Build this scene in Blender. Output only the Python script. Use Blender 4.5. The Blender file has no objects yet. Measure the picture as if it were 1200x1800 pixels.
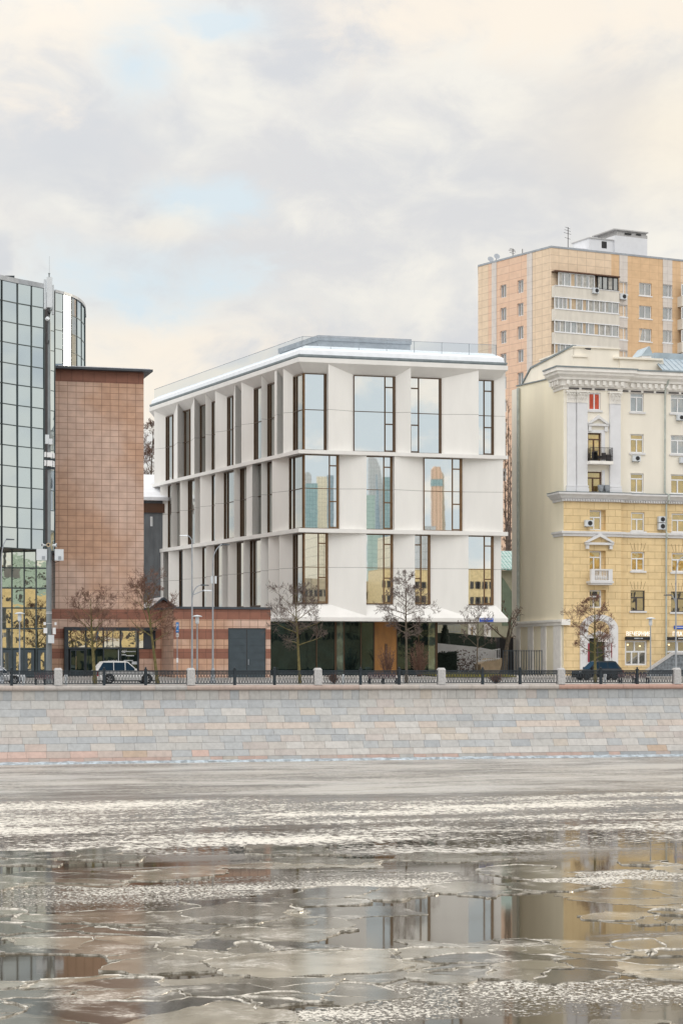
import bpy, math, random
from mathutils import Vector, Matrix, noise as mnoise
random.seed(7)
SC = bpy.context.scene
COL = SC.collection
# ------------------------------------------------------------------ camera model
FPX, HOR = 3600.0, 1170.0
TH = math.radians(15.6)
F2 = Vector((math.sin(TH), math.cos(TH)))
R2 = Vector((math.cos(TH), -math.sin(TH)))
CZ = 1.55
C2 = -163.6 * F2
WATER = -5.88

def gz(y):                      # street level: rises gently away from the river
    return 0.025 * min(max(y, 0.0), 26.0)

def ray(px):
    return F2 + R2 * ((px - 600.0) / FPX)

def at_t(px, t):
    q = C2 + ray(px) * t
    return (q.x, q.y)

def zt(py, t):
    return CZ + t * (HOR - py) / FPX

def t_of_y(px, Y):
    return (Y - C2.y) / ray(px).y

def at_y(px, Y):
    return C2.x + ray(px).x * t_of_y(px, Y)

class Fr:
    """vertical plane: s along it, d outward, z up"""
    def __init__(self, o, u):
        self.o = Vector(o[:2]); self.u = Vector(u[:2]).normalized(); self.n = Vector((self.u.y, -self.u.x))
    def hit(self, px, d=0.0):
        r = ray(px); q = self.o + self.n * d - C2
        det = r.x * (-self.u.y) + self.u.x * r.y
        t = (q.x * (-self.u.y) + self.u.x * q.y) / det
        s = (C2 + r * t - self.o - self.n * d).dot(self.u)
        return s, t
    def s(self, px, d=0.0): return self.hit(px, d)[0]
    def z(self, px, py, d=0.0): return zt(py, self.hit(px, d)[1])
    def p(self, s, d, z):
        q = self.o + self.u * s + self.n * d
        return (q.x, q.y, z)

# ------------------------------------------------------------------ mesh helpers
class MB:
    def __init__(self): self.v = []; self.f = []; self.m = []; self.c = []
    def add(self, vs, fs, m=0, col=None):
        o = len(self.v); self.v.extend([tuple(x) for x in vs])
        for f in fs:
            self.f.append([i + o for i in f]); self.m.append(m); self.c.append(col)
        return self
    def quad(self, a, b, c, d, m=0, col=None): return self.add([a, b, c, d], [[0, 1, 2, 3]], m, col)
    def poly(self, pts, m=0): return self.add(pts, [list(range(len(pts)))], m)
    def hexa(self, p, m=0, col=None):
        return self.add(p, [[0, 3, 2, 1], [4, 5, 6, 7], [0, 1, 5, 4], [1, 2, 6, 5], [2, 3, 7, 6], [3, 0, 4, 7]], m, col)
    def box(self, x0, x1, y0, y1, z0, z1, m=0, col=None):
        return self.hexa([(x0, y0, z0), (x1, y0, z0), (x1, y1, z0), (x0, y1, z0), (x0, y0, z1), (x1, y0, z1), (x1, y1, z1), (x0, y1, z1)], m, col)
    def fbox(self, fr, s0, s1, d0, d1, z0, z1, m=0, col=None):
        return self.hexa([fr.p(s0, d1, z0), fr.p(s1, d1, z0), fr.p(s1, d0, z0), fr.p(s0, d0, z0),
                          fr.p(s0, d1, z1), fr.p(s1, d1, z1), fr.p(s1, d0, z1), fr.p(s0, d0, z1)], m, col)
    def fprism(self, fr, pts, d0, d1, m=0):      # pts = [(s,z)...] extruded between d0 and d1
        n = len(pts)
        vs = [fr.p(s, d1, z) for s, z in pts] + [fr.p(s, d0, z) for s, z in pts]
        fs = [list(range(n)), list(range(2 * n - 1, n - 1, -1))] + [[i, i + n, (i + 1) % n + n, (i + 1) % n] for i in range(n)]
        return self.add(vs, fs, m)
    def prism(self, pts, z0, z1, m=0):           # plan polygon
        n = len(pts)
        vs = [(x, y, z0) for x, y in pts] + [(x, y, z1) for x, y in pts]
        fs = [list(range(n - 1, -1, -1)), list(range(n, 2 * n))] + [[i, (i + 1) % n, (i + 1) % n + n, i + n] for i in range(n)]
        return self.add(vs, fs, m)
    def tube(self, pts, rad, n=6, m=0, cap=True):
        pts = [Vector(p) for p in pts]
        if not isinstance(rad, (list, tuple)): rad = [rad] * len(pts)
        vs = []; up = None
        for i, p in enumerate(pts):
            d = (pts[min(i + 1, len(pts) - 1)] - pts[max(i - 1, 0)])
            d = d.normalized() if d.length > 1e-9 else Vector((0, 0, 1))
            if up is None:
                up = Vector((1, 0, 0)) if abs(d.x) < .9 else Vector((0, 1, 0))
            a = (up - d * up.dot(d)).normalized(); b = d.cross(a); up = a
            for k in range(n):
                t = 2 * math.pi * (k + .5) / n
                vs.append(p + (a * math.cos(t) + b * math.sin(t)) * rad[i])
        fs = []
        for i in range(len(pts) - 1):
            for k in range(n):
                k2 = (k + 1) % n
                fs.append([i * n + k, i * n + k2, (i + 1) * n + k2, (i + 1) * n + k])
        if cap:
            fs.append(list(range(n - 1, -1, -1))); e = (len(pts) - 1) * n
            fs.append([e + k for k in range(n)])
        return self.add(vs, fs, m)
    def lathe(self, prof, c, n=12, m=0):         # prof=[(r,z)]
        vs = []; fs = []
        for r, z in prof:
            for k in range(n):
                t = 2 * math.pi * k / n
                vs.append((c[0] + r * math.cos(t), c[1] + r * math.sin(t), c[2] + z))
        for i in range(len(prof) - 1):
            for k in range(n):
                k2 = (k + 1) % n
                fs.append([i * n + k, i * n + k2, (i + 1) * n + k2, (i + 1) * n + k])
        fs.append(list(range(n - 1, -1, -1))); e = (len(prof) - 1) * n
        fs.append([e + k for k in range(n)])
        return self.add(vs, fs, m)
    def sweep(self, path, prof, m=0, caps=True):
        rings = [offset(path, d) for d, z in prof]
        n = len(path); k = len(prof); vs = []; fs = []
        for j, (d, z) in enumerate(prof):
            for i in range(n): vs.append((rings[j][i].x, rings[j][i].y, z))
        for j in range(k):
            j2 = (j + 1) % k
            for i in range(n - 1):
                fs.append([j * n + i, j * n + i + 1, j2 * n + i + 1, j2 * n + i])
        if caps:
            fs.append([j * n for j in range(k)]); fs.append([j * n + n - 1 for j in range(k - 1, -1, -1)])
        return self.add(vs, fs, m)
    def wall(self, fr, s0, s1, z0, z1, holes, d=0.0, depth=.25, m=0, mr=None):
        S = sorted(set([s0, s1] + [x for h in holes for x in h[:2] if s0 < x < s1]))
        Z = sorted(set([z0, z1] + [x for h in holes for x in h[2:] if z0 < x < z1]))
        for i in range(len(S) - 1):
            for j in range(len(Z) - 1):
                cs, cz = (S[i] + S[i + 1]) / 2, (Z[j] + Z[j + 1]) / 2
                if any(h[0] < cs < h[1] and h[2] < cz < h[3] for h in holes): continue
                self.quad(fr.p(S[i], d, Z[j]), fr.p(S[i + 1], d, Z[j]), fr.p(S[i + 1], d, Z[j + 1]), fr.p(S[i], d, Z[j + 1]), m)
        mr = m if mr is None else mr
        for a, b, c, e in holes:
            a, b = max(a, s0), min(b, s1)
            q = [(a, c), (b, c), (b, e), (a, e)]
            for i in range(4):
                (sa, za), (sb, zb) = q[i], q[(i + 1) % 4]
                self.quad(fr.p(sa, d, za), fr.p(sb, d, zb), fr.p(sb, d - depth, zb), fr.p(sa, d - depth, za), mr)
        return self
    def build(self, name, mats, parent=None, smooth=False, loc=None):
        if not isinstance(mats, (list, tuple)): mats = [mats]
        if parent is not None: off = wloc(parent)
        elif loc is not None: off = Vector(loc)
        else:
            xs = [v[0] for v in self.v]; ys = [v[1] for v in self.v]; zs = [v[2] for v in self.v]
            off = Vector(((min(xs) + max(xs)) / 2, (min(ys) + max(ys)) / 2, min(zs)))
        me = bpy.data.meshes.new(name)
        me.from_pydata([(x - off.x, y - off.y, z - off.z) for x, y, z in self.v], [], self.f)
        for mt in mats: me.materials.append(mt)
        me.polygons.foreach_set('material_index', self.m)
        has = any(c is not None for c in self.c)
        V = self.v; uvs = []; cols = []
        for p in me.polygons:
            nx, ny, nz = p.normal
            if abs(nz) > .75: tx, ty, mode = 1, 0, 1
            else:
                l = math.hypot(nx, ny) or 1; tx, ty, mode = -ny / l, nx / l, 0
                if (tx < 0 and abs(tx) >= abs(ty)) or (abs(ty) > abs(tx) and ty < 0): tx, ty = -tx, -ty
            c = (self.c[p.index] or (.5, .5, .5)) if has else None
            for vi in p.vertices:
                x, y, z = V[vi]
                uvs += (x, y) if mode else (x * tx + y * ty, z)
                if has: cols += (c[0], c[1], c[2], 1.0)
        me.uv_layers.new(name='UVMap'); me.uv_layers[0].data.foreach_set('uv', uvs)
        if has:
            me.color_attributes.new('tint', 'FLOAT_COLOR', 'CORNER'); me.color_attributes['tint'].data.foreach_set('color', cols)
        if smooth: me.polygons.foreach_set('use_smooth', [True] * len(me.polygons))
        o = bpy.data.objects.new(name, me); COL.objects.link(o)
        if parent is not None: o.parent = parent; o.location = (0, 0, 0)
        else: o.location = off
        return o

def wloc(o):
    v = Vector((0, 0, 0))
    while o is not None: v = v + o.location; o = o.parent
    return v

def offset(path, d):
    P = [Vector(p[:2]) for p in path]; out = []
    nr = []
    for i in range(len(P) - 1):
        u = (P[i + 1] - P[i]).normalized(); nr.append(Vector((u.y, -u.x)))
    for i, p in enumerate(P):
        if i == 0: out.append(p + nr[0] * d)
        elif i == len(P) - 1: out.append(p + nr[-1] * d)
        else:
            b = (nr[i - 1] + nr[i]); b = b / (1 + nr[i - 1].dot(nr[i])); out.append(p + b * d)
    return out

def empty(name, loc):
    o = bpy.data.objects.new(name, None); COL.objects.link(o); o.location = loc; o.empty_display_size = .3
    return o
def tag(o, label, cat, group=None, kind=None):
    o['label'] = label; o['category'] = cat
    if group: o['group'] = group
    if kind: o['kind'] = kind
    return o
def thing(name, label, cat, loc, group=None): return tag(empty(name, loc), label, cat, group)
def copy_tree(o, parent=None):
    c = o.copy(); COL.objects.link(c)
    if parent is not None: c.parent = parent
    for ch in list(o.children): copy_tree(ch, c)
    return c

# ------------------------------------------------------------------ materials
def newmat(name):
    m = bpy.data.materials.new(name); m.use_nodes = True
    nt = m.node_tree; return m, nt, nt.nodes['Principled BSDF']
def N(nt, typ, **kw):
    n = nt.nodes.new(typ)
    for k, v in kw.items(): setattr(n, k, v)
    return n
def L(nt, a, b): nt.links.new(a, b)
def rgb(c): return (c[0], c[1], c[2], 1)
def mixc(nt, fac, a, b, blend='MIX'):
    n = N(nt, 'ShaderNodeMix', data_type='RGBA', blend_type=blend)
    for sock, val in ((n.inputs[0], fac), (n.inputs[6], a), (n.inputs[7], b)):
        if hasattr(val, 'links'): L(nt, val, sock)
        elif isinstance(val, (int, float)): sock.default_value = val
        else: sock.default_value = rgb(val)
    return n.outputs[2]
def math_(nt, op, a, b=None, c=None, clamp=False):
    n = N(nt, 'ShaderNodeMath', operation=op, use_clamp=clamp)
    for i, v in enumerate((a, b, c)):
        if v is None: continue
        if hasattr(v, 'links'): L(nt, v, n.inputs[i])
        else: n.inputs[i].default_value = v
    return n.outputs[0]
def ramp(nt, fac, a, b, lo=0.0, hi=1.0):
    n = N(nt, 'ShaderNodeMapRange', interpolation_type='SMOOTHSTEP')
    L(nt, fac, n.inputs[0]); n.inputs[1].default_value = a; n.inputs[2].default_value = b
    n.inputs[3].default_value = lo; n.inputs[4].default_value = hi
    return n.outputs[0]
def coords(nt, kind='Object', scale=(1, 1, 1), loc=(0, 0, 0)):
    tc = N(nt, 'ShaderNodeTexCoord'); mp = N(nt, 'ShaderNodeMapping')
    mp.inputs['Scale'].default_value = scale; mp.inputs['Location'].default_value = loc
    L(nt, tc.outputs[kind], mp.inputs[0]); return mp.outputs[0]
def noise(nt, vec, scale, detail=4, rough=.55, dist=0):
    n = N(nt, 'ShaderNodeTexNoise'); L(nt, vec, n.inputs['Vector'])
    n.inputs['Scale'].default_value = scale; n.inputs['Detail'].default_value = detail
    n.inputs['Roughness'].default_value = rough; n.inputs['Distortion'].default_value = dist
    return n.outputs[0]
def bump(nt, h, strength, dist=.02):
    b = N(nt, 'ShaderNodeBump'); b.inputs['Strength'].default_value = strength; b.inputs['Distance'].default_value = dist
    L(nt, h, b.inputs['Height']); return b.outputs[0]

def pmat(name, col, rough=.7, metal=0.0, var=.12, scale=1.5, bmp=0.0, bscale=30, spec=None, streak=False):
    m, nt, b = newmat(name)
    v = coords(nt, 'Object', (1, 1, .25) if streak else (1, 1, 1))
    nz = noise(nt, v, scale, 6)
    f = ramp(nt, nz, .3, .7)
    lo = [c * (1 - var) for c in col]; hi = [min(1, c * (1 + var)) for c in col]
    L(nt, mixc(nt, f, lo, hi), b.inputs['Base Color'])
    b.inputs['Roughness'].default_value = rough; b.inputs['Metallic'].default_value = metal
    if spec is not None: b.inputs['Specular IOR Level'].default_value = spec
    if bmp: L(nt, bump(nt, noise(nt, v, bscale, 3), bmp), b.inputs['Normal'])
    return m

def tilemat(name, c1, c2, mortar, w, h, off=0.0, ms=.02, rough=.6, var=.12, bmp=.3, patch=None, psc=.25):
    m, nt, b = newmat(name)
    v = coords(nt, 'UV')
    br = N(nt, 'ShaderNodeTexBrick'); br.offset = off; br.squash = 1
    L(nt, v, br.inputs['Vector'])
    br.inputs['Color1'].default_value = rgb(c1); br.inputs['Color2'].default_value = rgb(c2); br.inputs['Mortar'].default_value = rgb(mortar)
    br.inputs['Scale'].default_value = 1; br.inputs['Mortar Size'].default_value = ms; br.inputs['Mortar Smooth'].default_value = .1
    br.inputs['Brick Width'].default_value = w; br.inputs['Row Height'].default_value = h
    nz = noise(nt, v, 1.2, 6); f = ramp(nt, nz, .3, .7, 1 - var, 1 + var)
    c = br.outputs['Color']
    if patch:
        pf = ramp(nt, noise(nt, v, psc, 4, .5), .42, .62)
        c = mixc(nt, math_(nt, 'MULTIPLY', pf, .8), c, mixc(nt, .85, c, patch, 'MULTIPLY'))
    hs = N(nt, 'ShaderNodeHueSaturation'); L(nt, f, hs.inputs['Value']); L(nt, c, hs.inputs['Color'])
    L(nt, hs.outputs[0], b.inputs['Base Color']); b.inputs['Roughness'].default_value = rough
    inv = math_(nt, 'SUBTRACT', 1.0, br.outputs['Fac'])
    L(nt, bump(nt, inv, bmp, .03), b.inputs['Normal'])
    return m

def glassmat(name, tint=(.8, .85, .87), dark=(.02, .025, .03), refl=.75, wav=.02, wscale=.6, rough=.01):
    """coated window glass: mirror-like coat over a dim room"""
    m, nt, b = newmat(name)
    out = nt.nodes['Material Output']
    v = coords(nt, 'Object')
    nrm = bump(nt, noise(nt, v, wscale, 2, .5), wav, .1)
    gl = N(nt, 'ShaderNodeBsdfGlossy'); gl.inputs['Color'].default_value = rgb(tint); gl.inputs['Roughness'].default_value = rough
    L(nt, nrm, gl.inputs['Normal'])
    di = N(nt, 'ShaderNodeBsdfDiffuse')
    L(nt, mixc(nt, ramp(nt, noise(nt, v, .9, 3), .4, .7), dark, [x * 2.5 for x in dark]), di.inputs['Color'])
    lw = N(nt, 'ShaderNodeLayerWeight'); lw.inputs['Blend'].default_value = .35
    f = math_(nt, 'ADD', math_(nt, 'MULTIPLY', lw.outputs['Fresnel'], 1 - refl), refl, clamp=True)
    mx = N(nt, 'ShaderNodeMixShader'); L(nt, f, mx.inputs[0]); L(nt, di.outputs[0], mx.inputs[1]); L(nt, gl.outputs[0], mx.inputs[2])
    L(nt, mx.outputs[0], out.inputs['Surface'])
    return m

def tintmat(name, rough=.75, var=.1, scale=3, bmp=.2):
    m, nt, b = newmat(name)
    a = N(nt, 'ShaderNodeVertexColor', layer_name='tint')
    v = coords(nt, 'Object')
    f = ramp(nt, noise(nt, v, scale, 8, .65), .25, .75, 1 - var, 1 + var)
    hs = N(nt, 'ShaderNodeHueSaturation'); L(nt, f, hs.inputs['Value']); L(nt, a.outputs['Color'], hs.inputs['Color'])
    c = hs.outputs[0]
    st = ramp(nt, noise(nt, coords(nt, 'Object', (1.2, 1.2, .18)), 1.4, 5, .6), .52, .72)
    c = mixc(nt, math_(nt, 'MULTIPLY', st, .22), c, (.18, .17, .16))
    L(nt, c, b.inputs['Base Color']); b.inputs['Roughness'].default_value = rough
    L(nt, bump(nt, noise(nt, v, 25, 4), bmp, .02), b.inputs['Normal'])
    return m

M = {}
for k_, v_ in (('white_panel', 1.0), ('white_panel_b', .975), ('white_panel_c', .955)): M[k_] = pmat(k_, (.83 * v_, .82 * v_, .795 * v_), .55, var=.022, scale=1.3, streak=True)
M['white_slab'] = pmat('white_slab', (.80, .79, .77), .5, var=.04, scale=.7)
M['joint'] = pmat('joint', (.16, .16, .16), .8)
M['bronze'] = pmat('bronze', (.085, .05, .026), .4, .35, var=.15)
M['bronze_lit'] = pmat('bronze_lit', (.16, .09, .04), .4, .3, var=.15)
M['glass_sky'] = glassmat('glass_sky', (.93, .95, .95), (.03, .032, .035), .84, .003, .5)
M['glass_side'] = glassmat('glass_side', (.8, .82, .8), (.035, .03, .025), .6, .02, .6)
M['glass_lobby'] = glassmat('glass_lobby', (.42, .55, .54), (.006, .012, .011), .09, .02, .5)
M['glass_blue'] = glassmat('glass_blue', (.62, .715, .77), (.03, .05, .06), .88, .006, .4, .02)
M['glass_wavy'] = glassmat('glass_wavy', (.95, .92, .78), (.03, .04, .04), .80, .022, 1.1)
M['glass_house'] = glassmat('glass_house', (.8, .82, .82), (.10, .10, .095), .42, .05, .8)
M['glass_gold'] = glassmat('glass_gold', (.9, .72, .4), (.24, .16, .06), .45, .08, .9)
M['glass_car'] = glassmat('glass_car', (.12, .24, .36), (.004, .010, .02), .03, .0)
M['curtain'] = pmat('curtain', (.42, .41, .38), .8, var=.25, scale=3)
M['red_cloth'] = pmat('red_cloth', (.55, .09, .045), .7, var=.2, scale=3)
M['mullion'] = pmat('mullion', (.045, .065, .07), .4)
M['gold_trim'] = pmat('gold_trim', (.40, .32, .18), .4, .5)
M['dark_metal'] = pmat('dark_metal', (.035, .045, .055), .45, .3, var=.2)
M['iron'] = pmat('iron', (.020, .030, .040), .55, .1, var=.2)
M['grey_metal'] = pmat('grey_metal', (.33, .36, .40), .45, .3)
M['mast_metal'] = pmat('mast_metal', (.20, .225, .24), .5, .3, var=.2, streak=True)
M['pale_plastic'] = pmat('pale_plastic', (.62, .66, .70), .5, var=.05)
M['white_paint'] = pmat('white_paint', (.76, .76, .78), .6, var=.05)
M['snow'] = pmat('snow', (.82, .84, .88), .85, var=.05)
M['roof_snow'] = pmat('roof_snow', (.80, .84, .89), .5, var=.04)
M['brick_tile'] = tilemat('brick_tile', (.565, .40, .325), (.635, .455, .37), (.31, .195, .145), .766, .553, ms=.024, var=.10, patch=(.80, .62, .45), psc=.13)
M['brick_dark'] = tilemat('brick_dark', (.25, .105, .07), (.28, .12, .08), (.10, .045, .035), 1.0, .9, ms=.014, var=.10, bmp=.15)
M['stone_dark'] = pmat('stone_dark', (.06, .052, .055), .5)
M['slate'] = pmat('slate', (.05, .06, .075), .5)
M['door_grey'] = pmat('door_grey', (.055, .075, .09), .5, .2, var=.1)
M['cream'] = pmat('cream', (.86, .815, .72), .8, var=.05, scale=.5, streak=True)
M['cream_trim'] = pmat('cream_trim', (.85, .83, .795), .7, var=.06)
M['blind_wall'] = pmat('blind_wall', (.93, .86, .68), .8, var=.07, scale=.25, streak=True)
M['yellow_rust'] = tilemat('yellow_rust', (.75, .575, .32), (.78, .60, .34), (.48, .34, .17), 1.45, .66, .5, .022, .8, var=.07, bmp=.5)
M['pilaster'] = pmat('pilaster', (.72, .73, .76), .65, var=.03)
M['trim_white'] = pmat('trim_white', (.70, .70, .71), .65, var=.05)
M['frame_white'] = pmat('frame_white', (.78, .79, .81), .4, var=.03)
M['frame_wood'] = pmat('frame_wood', (.10, .045, .022), .5)
M['roof_metal'] = pmat('roof_metal', (.38, .46, .52), .4, .4, var=.1)
M['gutter'] = pmat('gutter', (.22, .26, .28), .5, .3)
M['downpipe'] = pmat('downpipe', (.45, .49, .46), .5, .2)
M['tile_salmon'] = tilemat('tile_salmon', (.74, .51, .37), (.76, .54, .40), (.55, .37, .28), 2.6, .95, 0, .035, .7, var=.05, bmp=.1)
M['tile_beige'] = tilemat('tile_beige', (.74, .585, .43), (.77, .61, .45), (.56, .43, .31), 1.4, .95, 0, .035, .7, var=.06, bmp=.1)
M['tile_orange'] = tilemat('tile_orange', (.68, .465, .275), (.71, .49, .295), (.56, .37, .22), 1.4, .95, 0, .022, .7, var=.06, bmp=.1)
M['tile_pale'] = tilemat('tile_pale', (.66, .61, .57), (.68, .63, .59), (.50, .45, .42), 1.4, .95, 0, .02, .7, var=.05, bmp=.1)
M['loggia'] = pmat('loggia', (.68, .645, .58), .75, var=.07, streak=True)
M['black'] = pmat('black', (.012, .012, .014), .5)
M['rubber'] = pmat('rubber', (.015, .015, .016), .8)
M['asphalt'] = pmat('asphalt', (.30, .295, .29), .85, var=.2, scale=.8, bmp=.2)
M['pavement'] = tilemat('pavement', (.40, .38, .36), (.43, .41, .39), (.26, .25, .24), .6, .6, .5, .012, .85)
M['soil'] = pmat('soil', (.17, .15, .08), .95, var=.4, scale=4, bmp=.4)
M['granite'] = pmat('granite', (.46, .455, .455), .7, var=.14, scale=9, bmp=.15)
M['wood_door'] = pmat('wood_door', (.35, .16, .04), .45, var=.2, scale=1.2, streak=True)
M['bench_wood'] = pmat('bench_wood', (.10, .058, .065), .6, var=.25, scale=4)
M['green_glass'] = glassmat('green_glass', (.6, .7, .66), (.075, .105, .085), .22, .02, .5)
M['bark'] = pmat('bark', (.105, .085, .062), .9, var=.3, scale=6)
M['bark_moss'] = pmat('bark_moss', (.135, .115, .045), .9, var=.35, scale=4)
M['twig'] = pmat('twig', (.15, .085, .062), .9, var=.3, scale=5)
M['twig_grey'] = pmat('twig_grey', (.13, .10, .088), .9, var=.3, scale=5)
M['poplar_twig'] = pmat('poplar_twig', (.16, .115, .085), .9, var=.3, scale=5)
M['dry_leaf'] = pmat('dry_leaf', (.27, .095, .065), .9, var=.35, scale=5)
M['evergreen'] = pmat('evergreen', (.018, .03, .022), .9, var=.4, scale=6)
M['beige_wall'] = pmat('beige_wall', (.52, .40, .27), .8)
M['pink_coping'] = pmat('pink_coping', (.44, .34, .305), .7, var=.2, scale=.45, bmp=.1)
M['block'] = tintmat('block')
M['mortar'] = pmat('mortar', (.42, .405, .385), .9)
M['blue_sign'] = pmat('blue_sign', (.03, .10, .50), .4, var=.05)
M['sign_blue'] = pmat('sign_blue', (.02, .20, .55), .4, var=.05)
M['green_roof'] = tilemat('green_roof', (.16, .33, .30), (.19, .37, .33), (.55, .62, .62), .42, .42, 0, .05, .5)
M['green_wall'] = pmat('green_wall', (.16, .21, .15), .7, var=.1)
M['olive_wall'] = pmat('olive_wall', (.36, .35, .26), .8, var=.08)
M['grey_wall'] = pmat('grey_wall', (.15, .165, .18), .8, var=.2, streak=True)
M['car_white'] = pmat('car_white', (.74, .74, .74), .25, var=.02)
M['car_silver'] = pmat('car_silver', (.52, .53, .55), .25, .2, var=.03)
M['car_black'] = pmat('car_black', (.015, .018, .024), .2, .1)
M['lamp_red'] = pmat('lamp_red', (.30, .02, .015), .3)
M['lamp_clear'] = pmat('lamp_clear', (.6, .62, .65), .15)
M['alloy'] = pmat('alloy', (.42, .43, .45), .35, .7)
def emit(name, col, s):
    m, nt, b = newmat(name); b.inputs['Base Color'].default_value = rgb(col)
    b.inputs['Emission Color'].default_value = rgb(col); b.inputs['Emission Strength'].default_value = s; return m
M['lit_sign'] = emit('lit_sign', (.95, .93, .88), .45)
M['warm_lamp'] = emit('warm_lamp', (1, .72, .4), 2.0)
M['clear'] = None
def clearmat():
    m, nt, b = newmat('clear_glass'); out = nt.nodes['Material Output']
    t = N(nt, 'ShaderNodeBsdfTransparent'); g = N(nt, 'ShaderNodeBsdfGlossy'); g.inputs['Roughness'].default_value = .02
    t.inputs['Color'].default_value = (.93, .95, .96, 1)
    mx = N(nt, 'ShaderNodeMixShader'); mx.inputs[0].default_value = .05
    L(nt, t.outputs[0], mx.inputs[1]); L(nt, g.outputs[0], mx.inputs[2]); L(nt, mx.outputs[0], out.inputs['Surface']); return m
M['clear'] = clearmat()

# ------------------------------------------------------------------ window part helper
def window(parent, fr, s0, s1, z0, z1, d, fm, gm, bars=(), fw=.07, dp=.06, jamb=0.0, name='window'):
    """bars: ('v', s, za, zb) / ('h', z, sa, sb)"""
    w = MB()
    w.fbox(fr, s0, s0 + fw, d, d + dp, z0, z1); w.fbox(fr, s1 - fw - jamb, s1, d, d + dp, z0, z1)
    w.fbox(fr, s0 + fw, s1 - fw - jamb, d, d + dp, z0, z0 + fw); w.fbox(fr, s0 + fw, s1 - fw - jamb, d, d + dp, z1 - fw, z1)
    for b in bars:
        bw = b[4] if len(b) > 4 else fw * .5
        if b[0] == 'v': w.fbox(fr, b[1] - bw, b[1] + bw, d, d + dp * .93, b[2] + .002, b[3] - .002)
        else: w.fbox(fr, b[2] + .002, b[3] - .002, d, d + dp * .86, b[1] - bw, b[1] + bw)
    o = w.build(name, fm, parent)
    g = MB(); e = [random.uniform(-.004, .004) for _ in range(3)]
    g.quad(fr.p(s0 + .01, d + .01 + e[0], z0 + .01), fr.p(s1 - .01, d + .01 + e[1], z0 + .01), fr.p(s1 - .01, d + .01 + e[1] + e[2], z1 - .01), fr.p(s0 + .01, d + .01 + e[0] + e[2], z1 - .01))
    g.build('pane', gm, o)
    return o

# ================================================================== GROUND, RIVER, QUAY
def structure(o): o['kind'] = 'structure'; return o
Xa, Xb = -420.0, 520.0
m = MB()
m.quad((-3000, 26, .61), (3000, 26, .61), (3000, 4000, .61), (-3000, 4000, .61))
structure(m.build('ground', M['asphalt']))
m = MB(); m.quad((Xa, 0.35, gz(.35) - .004), (Xb, .35, gz(.35) - .004), (Xb, 4.0, gz(4.0)), (Xa, 4.0, gz(4.0)))
m.box(Xa, Xb, 4.0, 4.15, -.1, gz(4) + .0)
structure(m.build('promenade', M['pavement']))
m = MB(); m.quad((Xa, 4.15, gz(4) - .10), (Xb, 4.15, gz(4) - .10), (Xb, 17.0, gz(17) - .10), (Xa, 17.0, gz(17) - .10))
structure(m.build('road', M['asphalt']))
m = MB(); m.box(Xa, Xb, 17.0, 17.2, .1, gz(17) + .02); m.quad((Xa, 17.2, gz(17.2)), (Xb, 17.2, gz(17.2)), (Xb, 26.0, gz(26) - .02), (Xa, 26.0, gz(26) - .02))
structure(m.build('far_pavement', M['pavement']))
m = MB(); m.quad((-3000, -4000, -.02), (3000, -4000, -.02), (3000, -158.8, -.02), (-3000, -158.8, -.02)); m.quad((-3000, -158.8, -.02), (3000, -158.8, -.02), (3000, -158.8, -7), (-3000, -158.8, -7))
structure(m.build('opposite_bank', M['pavement']))

# embankment wall: battered granite courses, every block its own face with open joints
wall = thing('embankment_wall', 'long sloping river wall of grey, bluish and pink granite blocks above the icy water', 'embankment wall', (0, -1.5, WATER - .4))
def wall_y(z):                    # top course upright, then a slope
    if z > -1.15: return -.06 - (-.42 - z) * .10
    return -.133 - (-1.15 - z) * .66
zs = [-.40, -1.15, -1.80, -2.38, -2.92, -3.42, -3.90, -4.40, -4.96, -5.46, -5.96, -6.30]
m = MB(); rnd = random.Random(3)
pal = [(.43, .43, .42), (.37, .395, .415), (.46, .435, .41), (.50, .49, .475), (.335, .365, .395), (.44, .40, .38), (.49, .44, .385), (.395, .40, .40)]
for i in range(len(zs) - 1):
    z1, z0 = zs[i], zs[i + 1]
    bw = .80 if i == 0 else rnd.uniform(1.1, 1.7)
    x = -80.0 + rnd.random()
    while x < 70:
        w = bw * rnd.uniform(.75, 1.3)
        c = mnoise.noise(Vector((x * .07, i * 1.3, 3.1))) * 1.3 + .32 * rnd.uniform(-1, 1)
        cp = mnoise.noise(Vector((x * .05 + 9, i * .55, 7.7)))
        if i in (7, 8, 9, 10) and cp + .35 * rnd.uniform(-1, 1) > .0: col = (.52, .36, .31) if rnd.random() > .3 else (.47, .38, .34)
        elif i == 4 and rnd.random() < .45: col = (.52, .45, .40)
        elif c < -.25: col = pal[4] if rnd.random() < .6 else pal[1]
        elif c < .05: col = rnd.choice((pal[1], pal[0], pal[7]))
        elif c < .3: col = rnd.choice((pal[0], pal[2], pal[5]))
        else: col = rnd.choice((pal[2], pal[3], pal[6], pal[3]))
        if rnd.random() < .012: col = (.46, .34, .25)
        k = rnd.uniform(.95, 1.05); mean = (.415, .390, .365); col = tuple((mean[q] + (v * .9 - mean[q]) * .80) * k * (1.05 if i < 9 else .88) for q, v in enumerate(col))
        g = .009; pr = rnd.uniform(0, .012)
        ya, yb = wall_y(z1 - g) - pr, wall_y(z0 + g) - pr
        m.hexa([(x + g, yb, z0 + g), (x + w - g, yb, z0 + g), (x + w - g, yb + .2, z0 + g), (x + g, yb + .2, z0 + g),
                (x + g, ya, z1 - g), (x + w - g, ya, z1 - g), (x + w - g, ya + .2, z1 - g), (x + g, ya + .2, z1 - g)], 0, col)
        x += w
m.build('block_face', M['block'], wall)
m = MB()
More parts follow.
